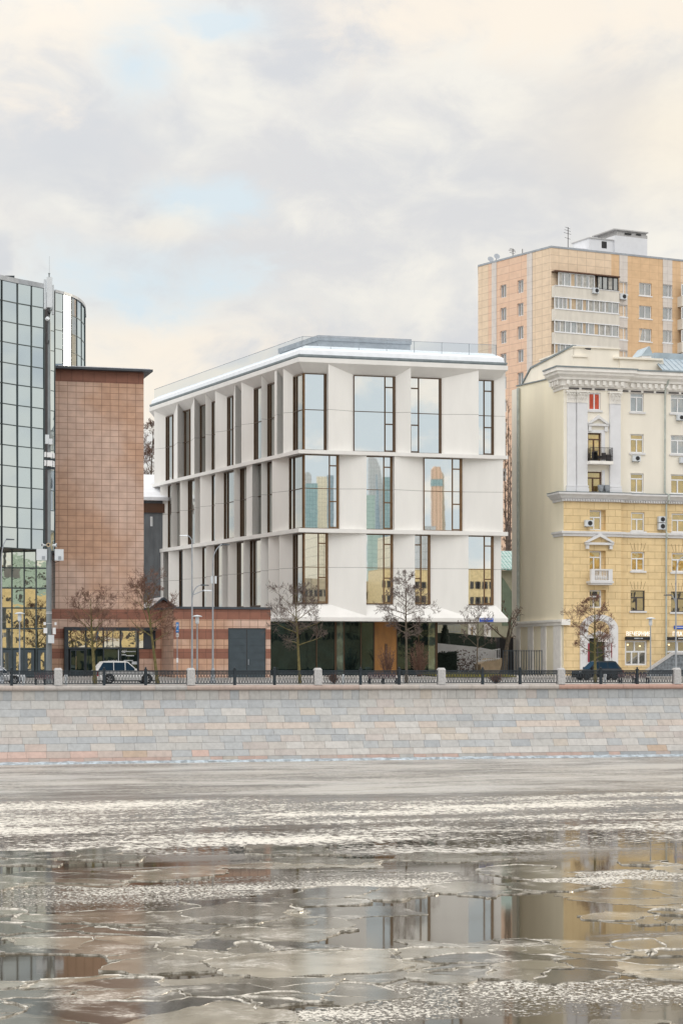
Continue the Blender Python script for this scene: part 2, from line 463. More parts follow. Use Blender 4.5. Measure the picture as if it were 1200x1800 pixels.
for i in range(len(zs) - 1):
    m.quad((-80, wall_y(zs[i + 1]) + .05, zs[i + 1]), (70, wall_y(zs[i + 1]) + .05, zs[i + 1]), (70, wall_y(zs[i]) + .05, zs[i]), (-80, wall_y(zs[i]) + .05, zs[i]))
for xx, yy in ((-240, -80), (70, 330)):
    for i in (0, 1): 
        za, zb = (-.4, -1.15) if i == 0 else (-1.15, -6.3)
        m.quad((xx, wall_y(zb), zb), (yy, wall_y(zb), zb), (yy, wall_y(za), za), (xx, wall_y(za), za))
m.build('backing', M['mortar'], wall)
# rounded coping in long stones
x = -80.0; rnd = random.Random(5); m = MB()
while x < 70:
    w = rnd.uniform(2.2, 3.4)
    prof = [(.34, -.40), (-.10, -.40), (-.22, -.36), (-.27, -.27), (-.27, -.13), (-.22, -.05), (-.12, -.005), (.36, 0.0)]
    n = len(prof); vs = [(xx, y, z) for xx in (x + .008, x + w - .008) for y, z in prof]
    col = rnd.choice([(.44, .40, .37), (.47, .41, .375), (.42, .40, .385), (.46, .43, .41)])
    if -33 < x + w * .5 - 2 and (x % 40 > 26): col = (.44, .35, .31)
    if x > 17: col = (.46, .30, .25)
    m.add(vs, [[i, (i + 1) % n, (i + 1) % n + n, i + n] for i in range(n)] + [list(range(n)), list(range(2 * n - 1, n - 1, -1))], 0, col)
    x += w
m.build('coping', M['block'], wall, smooth=False)
# frozen shelf at the foot of the wall
m = MB(); rnd = random.Random(8); yw = wall_y(WATER); nx = 420
def shelf_pt(i):
    x = -75 + i * 140 / nx
    return x, .55 + .35 * mnoise.noise(Vector((x * .35, 2, 0))) + .25 * mnoise.noise(Vector((x * 1.7, 5, 0)))
for i in range(nx):
    xa, wa = shelf_pt(i); xb, wb = shelf_pt(i + 1)
    za = WATER + .07 + .05 * mnoise.noise(Vector((xa * 1.1, 9, 0))); zb = WATER + .07 + .05 * mnoise.noise(Vector((xb * 1.1, 9, 0)))
    m.quad((xa, yw - wa, WATER - .02), (xb, yw - wb, WATER - .02), (xb, yw - wb + .06, zb), (xa, yw - wa + .06, za))
    m.quad((xa, yw - wa + .06, za), (xb, yw - wb + .06, zb), (xb, yw + .06, zb + .10), (xa, yw + .06, za + .10))
ic = m.build('shore_ice', pmat('shore_ice', (.36, .42, .47), .45, var=.45, scale=2.5, bmp=.5, bscale=6)); ic['kind'] = 'stuff'
tag(ic, 'narrow bluish white ice shelf frozen along the foot of the wall', 'ice')

# ------------------------------------------------------------------ river and ice
def on_water(px, py):
    t = (CZ - WATER) * FPX / (py - HOR); q = C2 + ray(px) * t; return (q.x, q.y)
SLUSH = [(*on_water(930, 1752), 4.6, 2.6), (*on_water(640, 1785), 2.2, 1.3), (*on_water(170, 1578), 5.5, 4.0), (*on_water(640, 1545), 4.0, 3.2), (*on_water(1130, 1545), 4.5, 3.0), (*on_water(420, 1555), 3.2, 2.2)]
def river_material():
    m, nt, b = newmat('river')
    tc = N(nt, 'ShaderNodeTexCoord'); pos = N(nt, 'ShaderNodeNewGeometry').outputs['Position']
    def scaled(sx, sy, off=0):
        # along / across the direction of the current, which runs with the wall
        mp = N(nt, 'ShaderNodeMapping'); mp.inputs['Scale'].default_value = (sx, sy, 1); mp.inputs['Location'].default_value = (off, off * .7, 0)
        mp.inputs['Rotation'].default_value = (0, 0, 0); L(nt, pos, mp.inputs[0]); return mp.outputs[0]
    sep = N(nt, 'ShaderNodeSeparateXYZ'); L(nt, pos, sep.inputs[0])
    warp = noise(nt, scaled(.03, .06), 1, 4)
    y = math_(nt, 'ADD', sep.outputs[1], math_(nt, 'MULTIPLY', math_(nt, 'SUBTRACT', warp, .5), 26.0))
    far = ramp(nt, y, -48, -42)                      # smooth grey sheet near the wall
    slushband = math_(nt, 'MULTIPLY', ramp(nt, y, -82, -74), math_(nt, 'SUBTRACT', 1.0, math_(nt, 'MULTIPLY', far, .45)))
    near = math_(nt, 'SUBTRACT', 1.0, ramp(nt, y, -82, -74))
    # drifting slush patches in the near water
    pt = ramp(nt, noise(nt, scaled(.045, .11, 4.3), 1, 5, .6), .56, .64)
    patch = math_(nt, 'MULTIPLY', pt, near)
    for bx, by, rx, ry in SLUSH:
        u = math_(nt, 'DIVIDE', math_(nt, 'SUBTRACT', sep.outputs[0], bx), rx); v = math_(nt, 'DIVIDE', math_(nt, 'SUBTRACT', sep.outputs[1], by), ry)
        r_ = math_(nt, 'SQRT', math_(nt, 'ADD', math_(nt, 'MULTIPLY', u, u), math_(nt, 'MULTIPLY', v, v)))
        r_ = math_(nt, 'ADD', r_, math_(nt, 'MULTIPLY', math_(nt, 'SUBTRACT', noise(nt, scaled(.5, .8, 3.3), 1, 6, .6), .5), 1.2))
        patch = math_(nt, 'MAXIMUM', patch, ramp(nt, r_, 1.02, .86))
    slush = math_(nt, 'MAXIMUM', slushband, patch)
    # grains of slush, torn along the current
    fine = mixc(nt, near, noise(nt, scaled(1.0, .9), 3.2, 8, .7, .6), noise(nt, scaled(1.0, .8), 8.5, 8, .68, .6))
    broad = noise(nt, scaled(.07, .20, 2.2), 1, 8, .62)
    grain = ramp(nt, math_(nt, 'ADD', fine, math_(nt, 'MULTIPLY', math_(nt, 'SUBTRACT', broad, .5), .80)), .46, .58)
    sl = math_(nt, 'MULTIPLY', slush, grain)
    sheet = ramp(nt, math_(nt, 'ADD', noise(nt, scaled(.055, .16, 7.7), 1, 9, .66, .5), math_(nt, 'MULTIPLY', noise(nt, scaled(.35, .9, 1.7), 1, 6, .65), .45)), .60, .84)
    sh = math_(nt, 'MULTIPLY', far, sheet)
    white = math_(nt, 'MAXIMUM', sl, math_(nt, 'MULTIPLY', far, .72))
    greyice = mixc(nt, sheet, (.16, .155, .147), (.58, .57, .55))
    icecol = mixc(nt, sl, greyice, (.69, .66, .60))
    col = mixc(nt, white, (.050, .038, .022), icecol)
    L(nt, col, b.inputs['Base Color'])
    L(nt, math_(nt, 'ADD', math_(nt, 'MULTIPLY', white, .28), .04), b.inputs['Roughness'])
    b.inputs['IOR'].default_value = 1.33; b.inputs['Specular Tint'].default_value = (1.0, .87, .68, 1)
    L(nt, math_(nt, 'SUBTRACT', .5, math_(nt, 'MULTIPLY', white, .44)), b.inputs['Specular IOR Level'])
    rip = noise(nt, scaled(.5, 1.4), 1.1, 3, .5)
    h = math_(nt, 'ADD', math_(nt, 'MULTIPLY', sl, math_(nt, 'MULTIPLY', fine, 1.0)), math_(nt, 'ADD', math_(nt, 'MULTIPLY', rip, .10), math_(nt, 'MULTIPLY', math_(nt, 'MULTIPLY', far, noise(nt, scaled(.22, 1.1, 5.1), 1, 7, .66)), 1.1)))
    bn = N(nt, 'ShaderNodeBump'); bn.inputs['Distance'].default_value = .12
    L(nt, math_(nt, 'ADD', math_(nt, 'MULTIPLY', slush, .50), math_(nt, 'ADD', .045, math_(nt, 'MULTIPLY', far, .20))), bn.inputs['Strength'])
    L(nt, h, bn.inputs['Height']); L(nt, bn.outputs[0], b.inputs['Normal'])
    return m
m = MB(); m.quad((-600, -158.8, WATER), (600, -158.8, WATER), (600, -2.5, WATER), (-600, -2.5, WATER))
structure(m.build('river_water', river_material()))

def floe_material():
    m, nt, b = newmat('ice_plate')
    pos = coords(nt, 'Object'); a = N(nt, 'ShaderNodeVertexColor', layer_name='tint')
    f = noise(nt, pos, .35, 6, .6); g = noise(nt, pos, 2.2, 7, .65)
    c = mixc(nt, ramp(nt, f, .35, .65), (.55, .53, .48), (1, .99, .96)); c = mixc(nt, 1.0, c, a.outputs['Color'], 'MULTIPLY')
    pn = N(nt, 'ShaderNodeNewGeometry').outputs['Position']
    fr_ = ramp(nt, noise(nt, pn, .55, 9, .68, .4), .50, .68); gr = ramp(nt, noise(nt, pn, 9, 6, .7), .42, .60)
    frost = math_(nt, 'MULTIPLY', math_(nt, 'MULTIPLY', fr_, .85), math_(nt, 'ADD', .35, math_(nt, 'MULTIPLY', gr, .65)))
    c = mixc(nt, frost, c, (.64, .61, .555))
    L(nt, c, b.inputs['Base Color']); L(nt, math_(nt, 'SUBTRACT', .5, math_(nt, 'MULTIPLY', frost, .42)), b.inputs['Specular IOR Level']); b.inputs['IOR'].default_value = 1.31; b.inputs['Specular Tint'].default_value = (1.0, .86, .65, 1)
    L(nt, ramp(nt, f, .3, .7, .02, .11), b.inputs['Roughness'])
    bn = N(nt, 'ShaderNodeBump'); bn.inputs['Distance'].default_value = .05; bn.inputs['Strength'].default_value = .05
    L(nt, noise(nt, pos, 2.2, 8, .68), bn.inputs['Height']); L(nt, bn.outputs[0], b.inputs['Normal'])
    return m
def rim_material():
    m, nt, b = newmat('ice_rim'); pn = N(nt, 'ShaderNodeNewGeometry').outputs['Position']
    f = ramp(nt, noise(nt, pn, 2.6, 8, .7), .38, .62)
    L(nt, mixc(nt, f, (.16, .145, .115), (.60, .57, .51)), b.inputs['Base Color']); L(nt, ramp(nt, f, 0, 1, .1, .6), b.inputs['Roughness']); return m
def floes():
    rnd = random.Random(21); F, R = F2, R2
    mb = MB()
    def n2(x, y, s, o): return mnoise.noise(Vector((x * s, y * s, o)))
    def layer(base_size, zoff, keep, seed, t0, t1):
        rnd = random.Random(seed); pts = []; t = t0
        while t < t1:
            size = (base_size + (t - 37) * .028) * rnd.uniform(.75, 1.3)
            hw = t / 3600 * 640 + 3; x = -hw
            while x < hw:
                pts.append((x + rnd.uniform(-.5, .5) * size * 1.9, t + rnd.uniform(-.6, .6) * size * 1.3, size))
                x += size * rnd.choice((.8, 1.2, 1.9, 2.6))
            t += size * .95
        for i, (x, y, sz) in enumerate(pts):
            q = C2 + R * x + F * y
            if any(((q.x - bx) / rx) ** 2 + ((q.y - by) / ry) ** 2 < 1.05 for bx, by, rx, ry in SLUSH): continue
            if y > 66 and rnd.random() < (y - 66) / 18: continue
            if n2(x * .6, y * 1.3, .17, 4.0 + seed) > keep: continue
            cell = [(x - 5 * sz, y - 5 * sz), (x + 5 * sz, y - 5 * sz), (x + 5 * sz, y + 5 * sz), (x - 5 * sz, y + 5 * sz)]
            for j, (qx, qy, qs) in enumerate(pts):
                if j == i or abs(qx - x) > 6 * sz or abs(qy - y) > 5 * sz: continue
                mx, my = (x + qx) / 2, (y + qy) / 2; dx, dy = qx - x, qy - y; out = []
                for k in range(len(cell)):
                    a, b2 = cell[k], cell[(k + 1) % len(cell)]
                    da = (a[0] - mx) * dx + (a[1] - my) * dy; db = (b2[0] - mx) * dx + (b2[1] - my) * dy
                    if da <= 0: out.append(a)
                    if da * db < 0:
                        w = da / (da - db); out.append((a[0] + (b2[0] - a[0]) * w, a[1] + (b2[1] - a[1]) * w))
                cell = out
                if len(cell) < 3: break
            if len(cell) < 3: continue
            P = []
            for k in range(len(cell)):
                a, b2 = cell[k], cell[(k + 1) % len(cell)]; ln = math.hypot(b2[0] - a[0], b2[1] - a[1]); n = max(2, int(ln / .13))
                for w in range(n): P.append((a[0] + (b2[0] - a[0]) * w / n, a[1] + (b2[1] - a[1]) * w / n))
            cx = sum(p[0] for p in P) / len(P); cy = sum(p[1] for p in P) / len(P)
            gap = rnd.choice((-.10, -.05, 0, .02, .04, .15)); o = rnd.random() * 3
            Q = []
            for (a, b2) in P:
                wx = .75 * n2(a, b2, .40, 1.0 + o * .15) + .32 * n2(a, b2, 1.3, 2.0) + .12 * n2(a, b2, 4.0, 3.0)
                wy = .75 * n2(a, b2, .40, 11.0 + o * .15) + .32 * n2(a, b2, 1.3, 12.0) + .12 * n2(a, b2, 4.0, 13.0)
                dx, dy = cx - a, cy - b2; l = math.hypot(dx, dy) or 1
                Q.append((a + wx + dx / l * gap, b2 + wy + dy / l * gap))
            hgt = WATER + zoff + rnd.uniform(.004, .022); n = len(Q)
            tilt = (rnd.uniform(-.002, .002), rnd.uniform(-.002, .002)); rimk = rnd.choice((.1, .3, .5, .8, 1.2))
            ring = [[], [], []]
            for (a, b2) in Q:
                dx, dy = cx - a, cy - b2; l = math.hypot(dx, dy) or 1
                e = max(0.0, n2(a, b2, .55, 40 + i * .37) + .16) * 2.0 + .3 * max(0, n2(a, b2, 2.5, 50))
                rimw = min(max(.004, .055 * e * rimk), l * .3); rimh = .026 * e * rimk
                ia, ib = a + dx / l * rimw, b2 + dy / l * rimw
                z = hgt + (a - cx) * tilt[0] + (b2 - cy) * tilt[1]
                for rr, (u, v, zz) in zip(ring, ((a, b2, WATER - .02), (a + dx / l * .006, b2 + dy / l * .006, z + rimh), (ia, ib, z))):
                    q = C2 + R * u + F * v; rr.append((q.x, q.y, zz))
            base = len(mb.v); mb.v.extend(ring[0] + ring[1] + ring[2])
            shade = rnd.choice((.05, .09, .14, .20, .27, .34)) * rnd.uniform(.9, 1.1); col = (shade * 1.0, shade * .92, shade * .76)
            for k in range(n):
                k2 = (k + 1) % n
                mb.f.append([base + k, base + k2, base + n + k2, base + n + k]); mb.m.append(1); mb.c.append(col)
                mb.f.append([base + n + k, base + n + k2, base + 2 * n + k2, base + 2 * n + k]); mb.m.append(1); mb.c.append(col)
            mb.f.append([base + 2 * n + k for k in range(n)]); mb.m.append(0); mb.c.append(col)
    layer(1.3, .0, .10, 21, 37, 92); layer(.75, .022, -.02, 33, 37, 82); layer(1.9, .036, -.22, 45, 37, 84)
    o = mb.build('river_ice', [floe_material(), rim_material()])
    tag(o, 'broken beige grey ice plates with white rims drifting on the dark river', 'ice', kind='stuff')
floes()

# ================================================================== WHITE OFFICE BUILDING
YF = 26.0
cx0 = at_y(534, YF); CORN = (cx0, YF)
vpl = (F2 * FPX + R2 * (-1680 - 0)).normalized()        # direction the side street wall runs away in
FF = Fr(CORN, (1, 0)); FL = Fr(CORN, -vpl)
LED = .85; OUTP = .74
s_endF = FF.s(890.5, LED) - LED
far_s = FL.s(262, LED)
P_far = FL.p(far_s, 0, 0)[:2]; P_c = CORN; P_r = (FF.p(s_endF, 0, 0)[0], YF); P_b = (P_r[0] - 4.0, YF + 30)
WPATH = [P_far, P_c, P_r, P_b]
zF = lambda py, px=700, d=0.0: FF.z(px, py, d)
z_roof = zF(628, 700, LED); z_soff = zF(642.5, 700, LED); z_h3 = zF(660.5, 657, 0)
z_l2t = zF(795, 700, LED); z_l2b = zF(801.5, 700, LED)
z_l1t = zF(931.5, 700, LED); z_l1b = zF(938.5, 700, LED)
z_sill1 = zF(1062.5, 700, 0); z_bt = zF(1086, 700, LED); z_bb = zF(1092.5, 700, LED)
wb = thing('white_office_building', 'white corner office block with folded stone fins and tall bronze framed windows', 'building', (cx0 + 8, YF + 10, .6))
slab = MB()
for zt_, zb_ in ((z_l2t, z_l2b), (z_l1t, z_l1b)):
    slab.sweep(WPATH, [(LED, zb_), (LED, zt_), (-.5, zt_ + .02), (-.5, zb_)])
slab.build('floor_ledge', M['white_slab'], wb)
m = MB(); m.sweep(WPATH, [(LED, z_bb), (LED, z_bt), (0.0, z_sill1), (-.5, z_sill1), (-.5, z_bb)])
m.build('flared_skirt', M['white_slab'], wb)
m = MB(); m.sweep(WPATH, [(LED, z_soff), (LED, z_soff + .42), (-.6, z_soff + .42), (-.6, z_h3), (0.0, z_h3)])
m.build('flared_cornice', M['white_slab'], wb)
zc = z_soff + .42
m = MB(); m.sweep(WPATH, [(LED - .10, zc), (LED - .10, zc + .12), (LED - .04, zc + .12), (LED - .04, zc + .30), (.2, zc + .30), (.2, zc)])
m.build('roof_flashing', M['gutter'], wb)
m = MB(); m.sweep(WPATH, [(LED - .22, zc + .30), (LED - .30, zc + .75), (-.2, zc + 1.25), (-.2, zc + .30)])
m.build('snowy_roof_edge', M['roof_snow'], wb)
m = MB(); pp = [tuple(p) for p in offset(WPATH, -.2)]; m.prism(pp, z_soff, zc + 1.0)
m.build('roof', M['roof_snow'], wb)
m = MB(); m.sweep(WPATH[:3], [(.25, zc + .9), (.25, zc + 2.0), (.235, zc + 2.0), (.235, zc + .9)])
m.build('glass_balustrade', M['clear'], wb)
m = MB(); m.sweep(WPATH[:3], [(.27, zc + 2.0), (.27, zc + 2.035), (.215, zc + 2.035), (.215, zc + 2.0)])
hp = offset(WPATH[:3], .24)
for a, b_ in ((hp[0], hp[1]), (hp[1], hp[2])):
    n = int((b_ - a).length / 2.6) if a is hp[1] else 0
    for i in range(n + 1 if n else 0):
        q = a + (b_ - a) * i / n; m.box(q.x - .02, q.x + .02, q.y + .02, q.y + .06, zc + .9, zc + 2.0)
m.build('handrail', M['grey_metal'], wb)
# roof pavilion
fp = Fr(FF.p(0, -5.0, 0), (1, 0)); sa, sb = fp.s(560), fp.s(721)
m = MB(); zp1 = fp.z(640, 592.5); zp0 = zc + .9
sl = fp.s(527, -4)
m.prism([fp.p(sa, 0, 0)[:2], fp.p(sb, 0, 0)[:2], fp.p(sb, -9, 0)[:2], fp.p(sa - 1.6, -9, 0)[:2]], zp0, zp1 - .5)
m.prism([fp.p(sa - .1, .1, 0)[:2], fp.p(sb + .1, .1, 0)[:2], fp.p(sb + .1, -9.1, 0)[:2], fp.p(sa - 1.75, -9.1, 0)[:2]], zp1 - .5, zp1)
m.build('roof_pavilion', M['grey_metal'], wb)
# dark core behind the glass
m = MB(); pp = [tuple(p) for p in offset(WPATH, -.5)]; m.prism(pp, z_bb + .02, z_soff)
m.build('core', M['joint'], wb)
m = MB(); pp = [tuple(p) for p in offset(WPATH, .55)]; m.prism(pp, z_bb + .005, z_bb + .02)
m.build('soffit', M['white_slab'], wb)

def fin(mb, fr, sa, da, sb, db, z0, z1, zj):
    """folded stone panel between two windows, with returns and a horizontal joint"""
    g = .014
    for za, zb in ((z0, zj - g), (zj + g, z1)):
        mb.quad(fr.p(sa, da, za), fr.p(sb, db, za), fr.p(sb, db, zb), fr.p(sa, da, zb))
        for s, d in ((sa, da), (sb, db)):
            if d > .02: mb.quad(fr.p(s, -.02, za), fr.p(s, d, za), fr.p(s, d, zb), fr.p(s, -.02, zb))
    e = .03
    mb.quad(fr.p(sa, max(da - e, -.02), zj - g), fr.p(sb, max(db - e, -.02), zj - g), fr.p(sb, max(db - e, -.02), zj + g), fr.p(sa, max(da - e, -.02), zj + g), 1)

I, O = 0.0, OUTP
front = [   # (z0, z1, joint z, [ ('w', pxa, pxb, vent) / ('p', pxa, da, pxb, db) ])
    (z_l2t + .02, z_h3, zF(724, 657), [('w', 534, 573, None), ('p', 577, O, 621, I), ('w', 621, 694, ('R', 676)), ('p', 694, I, 722, O), ('w', 718.3, 775, ('L', 735)), ('p', 775, I, 841, O), ('w', 837, 867, ('R', 850)), ('p', 867, I, 888, I + .1)]),
    (z_l1t + .02, z_l2b, zF(861, 657), [('w', 534, 595, ('R', 578.5)), ('p', 595, I, 644, O), ('w', 640, 689.5, ('R', 674)), ('p', 693, O, 744, I), ('w', 744, 811.5, ('R', 794.5)), ('p', 811.5, I, 884, O)]),
    (z_sill1, z_l1b, zF(998.5, 657), [('w', 534, 576, ('R', 559)), ('p', 576, I, 643.5, O), ('w', 640, 690, ('R', 674)), ('p', 690, I, 729, O), ('w', 725, 755.5, ('L', 739)), ('p', 755.5, I, 823, O), ('w', 819, 866.5, ('R', 850.5)), ('p', 866.5, I, 880.5, I + .1)]),
]
tops = [z_soff + .1, z_l2b, z_l1b]; bots = [z_l2t, z_l1t, z_bt]
for k, (z0, z1, zj, items) in enumerate(front):
    for it in items:
        if it[0] == 'w':
            sa, sb = FF.s(it[1], 0), FF.s(it[2], 0); vent = it[3]
            if it[1] == 534: sa = .0
            H = z1 - z0; bars = []
            if vent:
                sv = FF.s(vent[1]); va, vb = (sv, sb) if vent[0] == 'R' else (sa, sv)
                bars += [('v', sv, z0 + .08, z1 - .08, .05), ('h', z1 - H * .145, va, vb, .055), ('h', z0 + H * .372, va, vb, .055)]
                bars += [('h', z0 + .16, va, vb, .05), ('v', vb - .17 if vent[0] == 'R' else va + .17, z0 + .2, z0 + H * .37, .04)]
            bars.append(('h', zj, sa, sb, .03))
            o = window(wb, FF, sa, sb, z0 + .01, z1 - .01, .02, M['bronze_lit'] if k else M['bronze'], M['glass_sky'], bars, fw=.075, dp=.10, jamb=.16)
        else:
            mb = MB(); sa, sb = FF.s(it[1], it[2]), FF.s(it[3], it[4])
            fin(mb, FF, sa, it[2], sb, it[4], bots[k], tops[k], zj)
            if it is items[-1]: 
                mb.quad(FF.p(sb, it[4], bots[k]), FF.p(sb, -1.5, bots[k]), FF.p(sb, -1.5, tops[k]), FF.p(sb, it[4], tops[k]))
            mb.build('stone_fin', [M[random.choice(('white_panel', 'white_panel_b', 'white_panel_c'))], M['joint']], wb)
left = [
    (0, [('p', 271, O, 293, I), ('w', 293, 305), ('p', 305, I, 312, O), ('p', 312, O, 322, I), ('w', 322, 335), ('p', 335, I, 341.5, O), ('p', 341.5, O, 353, I), ('w', 353, 361), ('p', 361, O, 374, I), ('w', 374, 378.2), ('p', 378, O, 401, I), ('w', 401, 410), ('p', 410, I, 413.5, O), ('p', 413.5, O, 423.5, .05), ('p', 424, O, 448, I), ('w', 448, 459), ('p', 459.5, O, 472, I), ('w', 472, 482), ('p', 482.3, O, 486.5, O), ('p', 486.5, O, 496.5, .05), ('p', 497.5, O, 517, I), ('w', 517, 534)]),
    (1, [('p', 271.5, O, 281, .1), ('p', 281.3, O, 297, I), ('w', 297, 301), ('p', 301, O, 311.6, I), ('w', 311.6, 316), ('p', 316.3, O, 332.3, I), ('w', 332.3, 342), ('p', 342, O, 350.8, .1), ('p', 351.4, O, 374, I), ('w', 374, 378), ('p', 378, O, 395.5, I), ('w', 395.5, 411), ('p', 411, O, 424, I), ('w', 424, 433), ('p', 433, .35, 443, O), ('p', 443, O, 453.5, I), ('w', 453.5, 459), ('p', 459, O, 472, I), ('w', 472, 478), ('p', 478, O, 510, I), ('w', 510, 534)]),
    (2, [('p', 271, O, 287, O), ('p', 287, O, 295.5, .05), ('p', 296, O, 316.7, I), ('w', 316.7, 321), ('p', 321, O, 336.5, .1), ('p', 337, O, 357.4, I), ('w', 357.4, 362), ('p', 362.3, O, 379, I), ('w', 379, 390), ('p', 390, O, 400, .1), ('p', 400.3, O, 418.3, I), ('w', 418.3, 428), ('p', 428, O, 441.5, I), ('w', 441.5, 458), ('p', 458, O, 471, .1), ('p', 471.5, O, 490, .12), ('p', 490.3, O, 516.7, I), ('w', 516.7, 534)]),
]
for k, items in left:
    z0, z1, zj = front[k][:3]
    for q_, it in enumerate(items):
        if it[0] == 'w':
            sa, sb = FL.s(it[1], 0), FL.s(it[2], 0)
            if it[2] == 534: sb = 0.0
            elif items[q_ + 1][2] > .3: sb = sb + .5
            if it[2] == 534 or it[2] - it[1] > 8: vv = [('v', sa + (sb - sa) * .3, z0 + .08, z1 - .08, .06)]
            else: vv = []
            window(wb, FL, sa, sb, z0 + .01, z1 - .01, .02, M['bronze'], M['glass_side'], [('h', zj, sa, sb, .03)] + vv, fw=.12, dp=.12)
        else:
            mb = MB(); sa, sb = FL.s(it[1], it[2]), FL.s(it[3], it[4])
            fin(mb, FL, sa, it[2], sb, it[4], bots[k], tops[k], zj)
            mb.build('stone_fin', [M[random.choice(('white_panel', 'white_panel_b', 'white_panel_c'))], M['joint']], wb)
# corner post
for k in range(3):
    z0, z1 = front[k][:2]; q = CORN
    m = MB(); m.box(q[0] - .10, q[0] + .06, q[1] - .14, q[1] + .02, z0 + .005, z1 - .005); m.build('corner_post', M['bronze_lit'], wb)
# ground floor pavilion under the overhang
GF = Fr(FF.p(0, -2.2, 0), (1, 0)); gz0 = .6
gs = lambda px: GF.s(px)
def gpanel(a, b, mat, name, d=0.0):
    mm = MB(); mm.fbox(GF, gs(a), gs(b), d - .08, d, gz0, z_bb); return mm.build(name, mat, wb)
for a, b in ((470, 524), (524, 556), (556, 589.5), (604, 634), (634, 657), (697, 735), (735, 752)): gpanel(a + .4, b - .4, M['glass_lobby'], 'lobby_glass')
gpanel(590, 603.5, M['green_glass'], 'lobby_glass', .0); gpanel(752.4, 766, M['green_glass'], 'lobby_glass', .0)
gpanel(657.4, 696.6, M['wood_door'], 'entrance_panel', .05)
for a in (524, 556, 589.5, 604, 634, 657, 697, 735, 766.5):
    mm = MB(); w_ = .05 if a not in (589.5, 766.5) else .11
    mm.fbox(GF, gs(a) - w_, gs(a) + w_, -.1, .09, gz0, z_bb); mm.build('lobby_mullion', M['bronze'], wb)
mm = MB(); mm.fbox(GF, gs(676), gs(679.5), .052, .14, gz0 + 1.0, gz0 + 3.0); mm.build('door_handle', M['bronze'], wb)
mm = MB(); mm.prism([GF.p(gs(470), -.1, 0)[:2], GF.p(gs(766), -.1, 0)[:2], GF.p(gs(766), -12, 0)[:2], GF.p(gs(470) - 2, -12, 0)[:2]], gz0, z_bb); mm.build('lobby_core', M['black'], wb)
mm = MB(); mm.prism([FF.p(-3, -2.5, 0)[:2], FF.p(-.5, -2.2, 0)[:2], FF.p(-.5, -25, 0)[:2], FF.p(-4, -25, 0)[:2]], .55, z_bb); mm.build('lobby_core', M['black'], wb)
# blue street name plate on the skirt
fs_ = Fr(FF.p(0, LED, 0), (1, 0)); m = MB(); z1_ = fs_.z(854, 1086.6); z0_ = fs_.z(854, 1093.2)
sa, sb = fs_.s(842), fs_.s(866.5)
sg = thing('street_sign', 'blue street name plate on the lower right edge of the white office block', 'sign', fs_.p((sa + sb) / 2, .02, z0_))
m.fbox(fs_, sa, sb, .02, .06, z0_, z1_); m.build('plate', M['blue_sign'], sg)
m = MB(); rnd = random.Random(4); x = sa + .12
while x < sb - .15:
    w_ = rnd.uniform(.04, .08)
    if abs(x - (sa + sb) / 2) > .06: m.fbox(fs_, x, x + w_, .062, .066, z0_ + .20, z0_ + .27)
    x += w_ + .03
m.fbox(fs_, sa + .03, sb - .03, .062, .066, z1_ - .045, z1_ - .03); m.build('lettering', M['frame_white'], sg)

# ================================================================== GLASS TOWER (left)
GK = .965
pts = [(p_, t_ * GK) for p_, t_ in ((-170, 168.4), (-118, 171.0), (-70, 173.5), (-25, 176.4), (3, 178.0), (30.5, 179.6), (55, 180.8), (77.5, 182.0))]
gt = thing('glass_office_tower', 'curved blue mirror glass office tower with dark grid at the left edge', 'building', (*at_t(40, 180), .45))
top_z = zt(497, 179.6 * GK); bot_z = zt(964, 179.6 * GK); rows = 13
gp = [at_t(p, t) for p, t in pts]; rh = (top_z - bot_z) / rows
def pane_part(a, b, z0, z1, mat, parent, name='glass_pane', e=.006, rnd=random.Random(2)):
    mm = MB(); ax, ay = a; bx, by = b; l = math.hypot(bx - ax, by - ay); nx, ny = (by - ay) / l, -(bx - ax) / l
    q = [rnd.uniform(-e, e) for _ in range(3)]
    f = lambda p, k: (p[0] + nx * k, p[1] + ny * k)
    mm.quad((*f(a, q[0]), z0), (*f(b, q[1]), z0), (*f(b, q[1] + q[2]), z1), (*f(a, q[0] + q[2]), z1))
    return mm.build(name, mat, parent)
grid = MB()
for i in range(len(gp) - 1):
    for j in range(rows): pane_part(gp[i], gp[i + 1], bot_z + j * rh, bot_z + (j + 1) * rh, M['glass_blue'], gt, e=.012)
    fr = Fr(gp[i], (gp[i + 1][0] - gp[i][0], gp[i + 1][1] - gp[i][1])); ln = math.hypot(gp[i + 1][0] - gp[i][0], gp[i + 1][1] - gp[i][1])
    for j in range(rows + 1): grid.fbox(fr, 0, ln, -.05, .045, bot_z + j * rh - .04, bot_z + j * rh + .04)
    for s_ in (0, ln): grid.fbox(fr, s_ - .045, s_ + .045, -.05, .07, bot_z, top_z)
pa, pb = gp[-1], at_t(84.5, 183.6)
frg = Fr(gp[-1], (1, 0.1)); 
mm = MB(); mm.fbox(frg, .0, .42, -.6, -.25, bot_z, top_z - .3); mm.build('recess_panel', M['stone_dark'], gt)
GK2 = 1.03
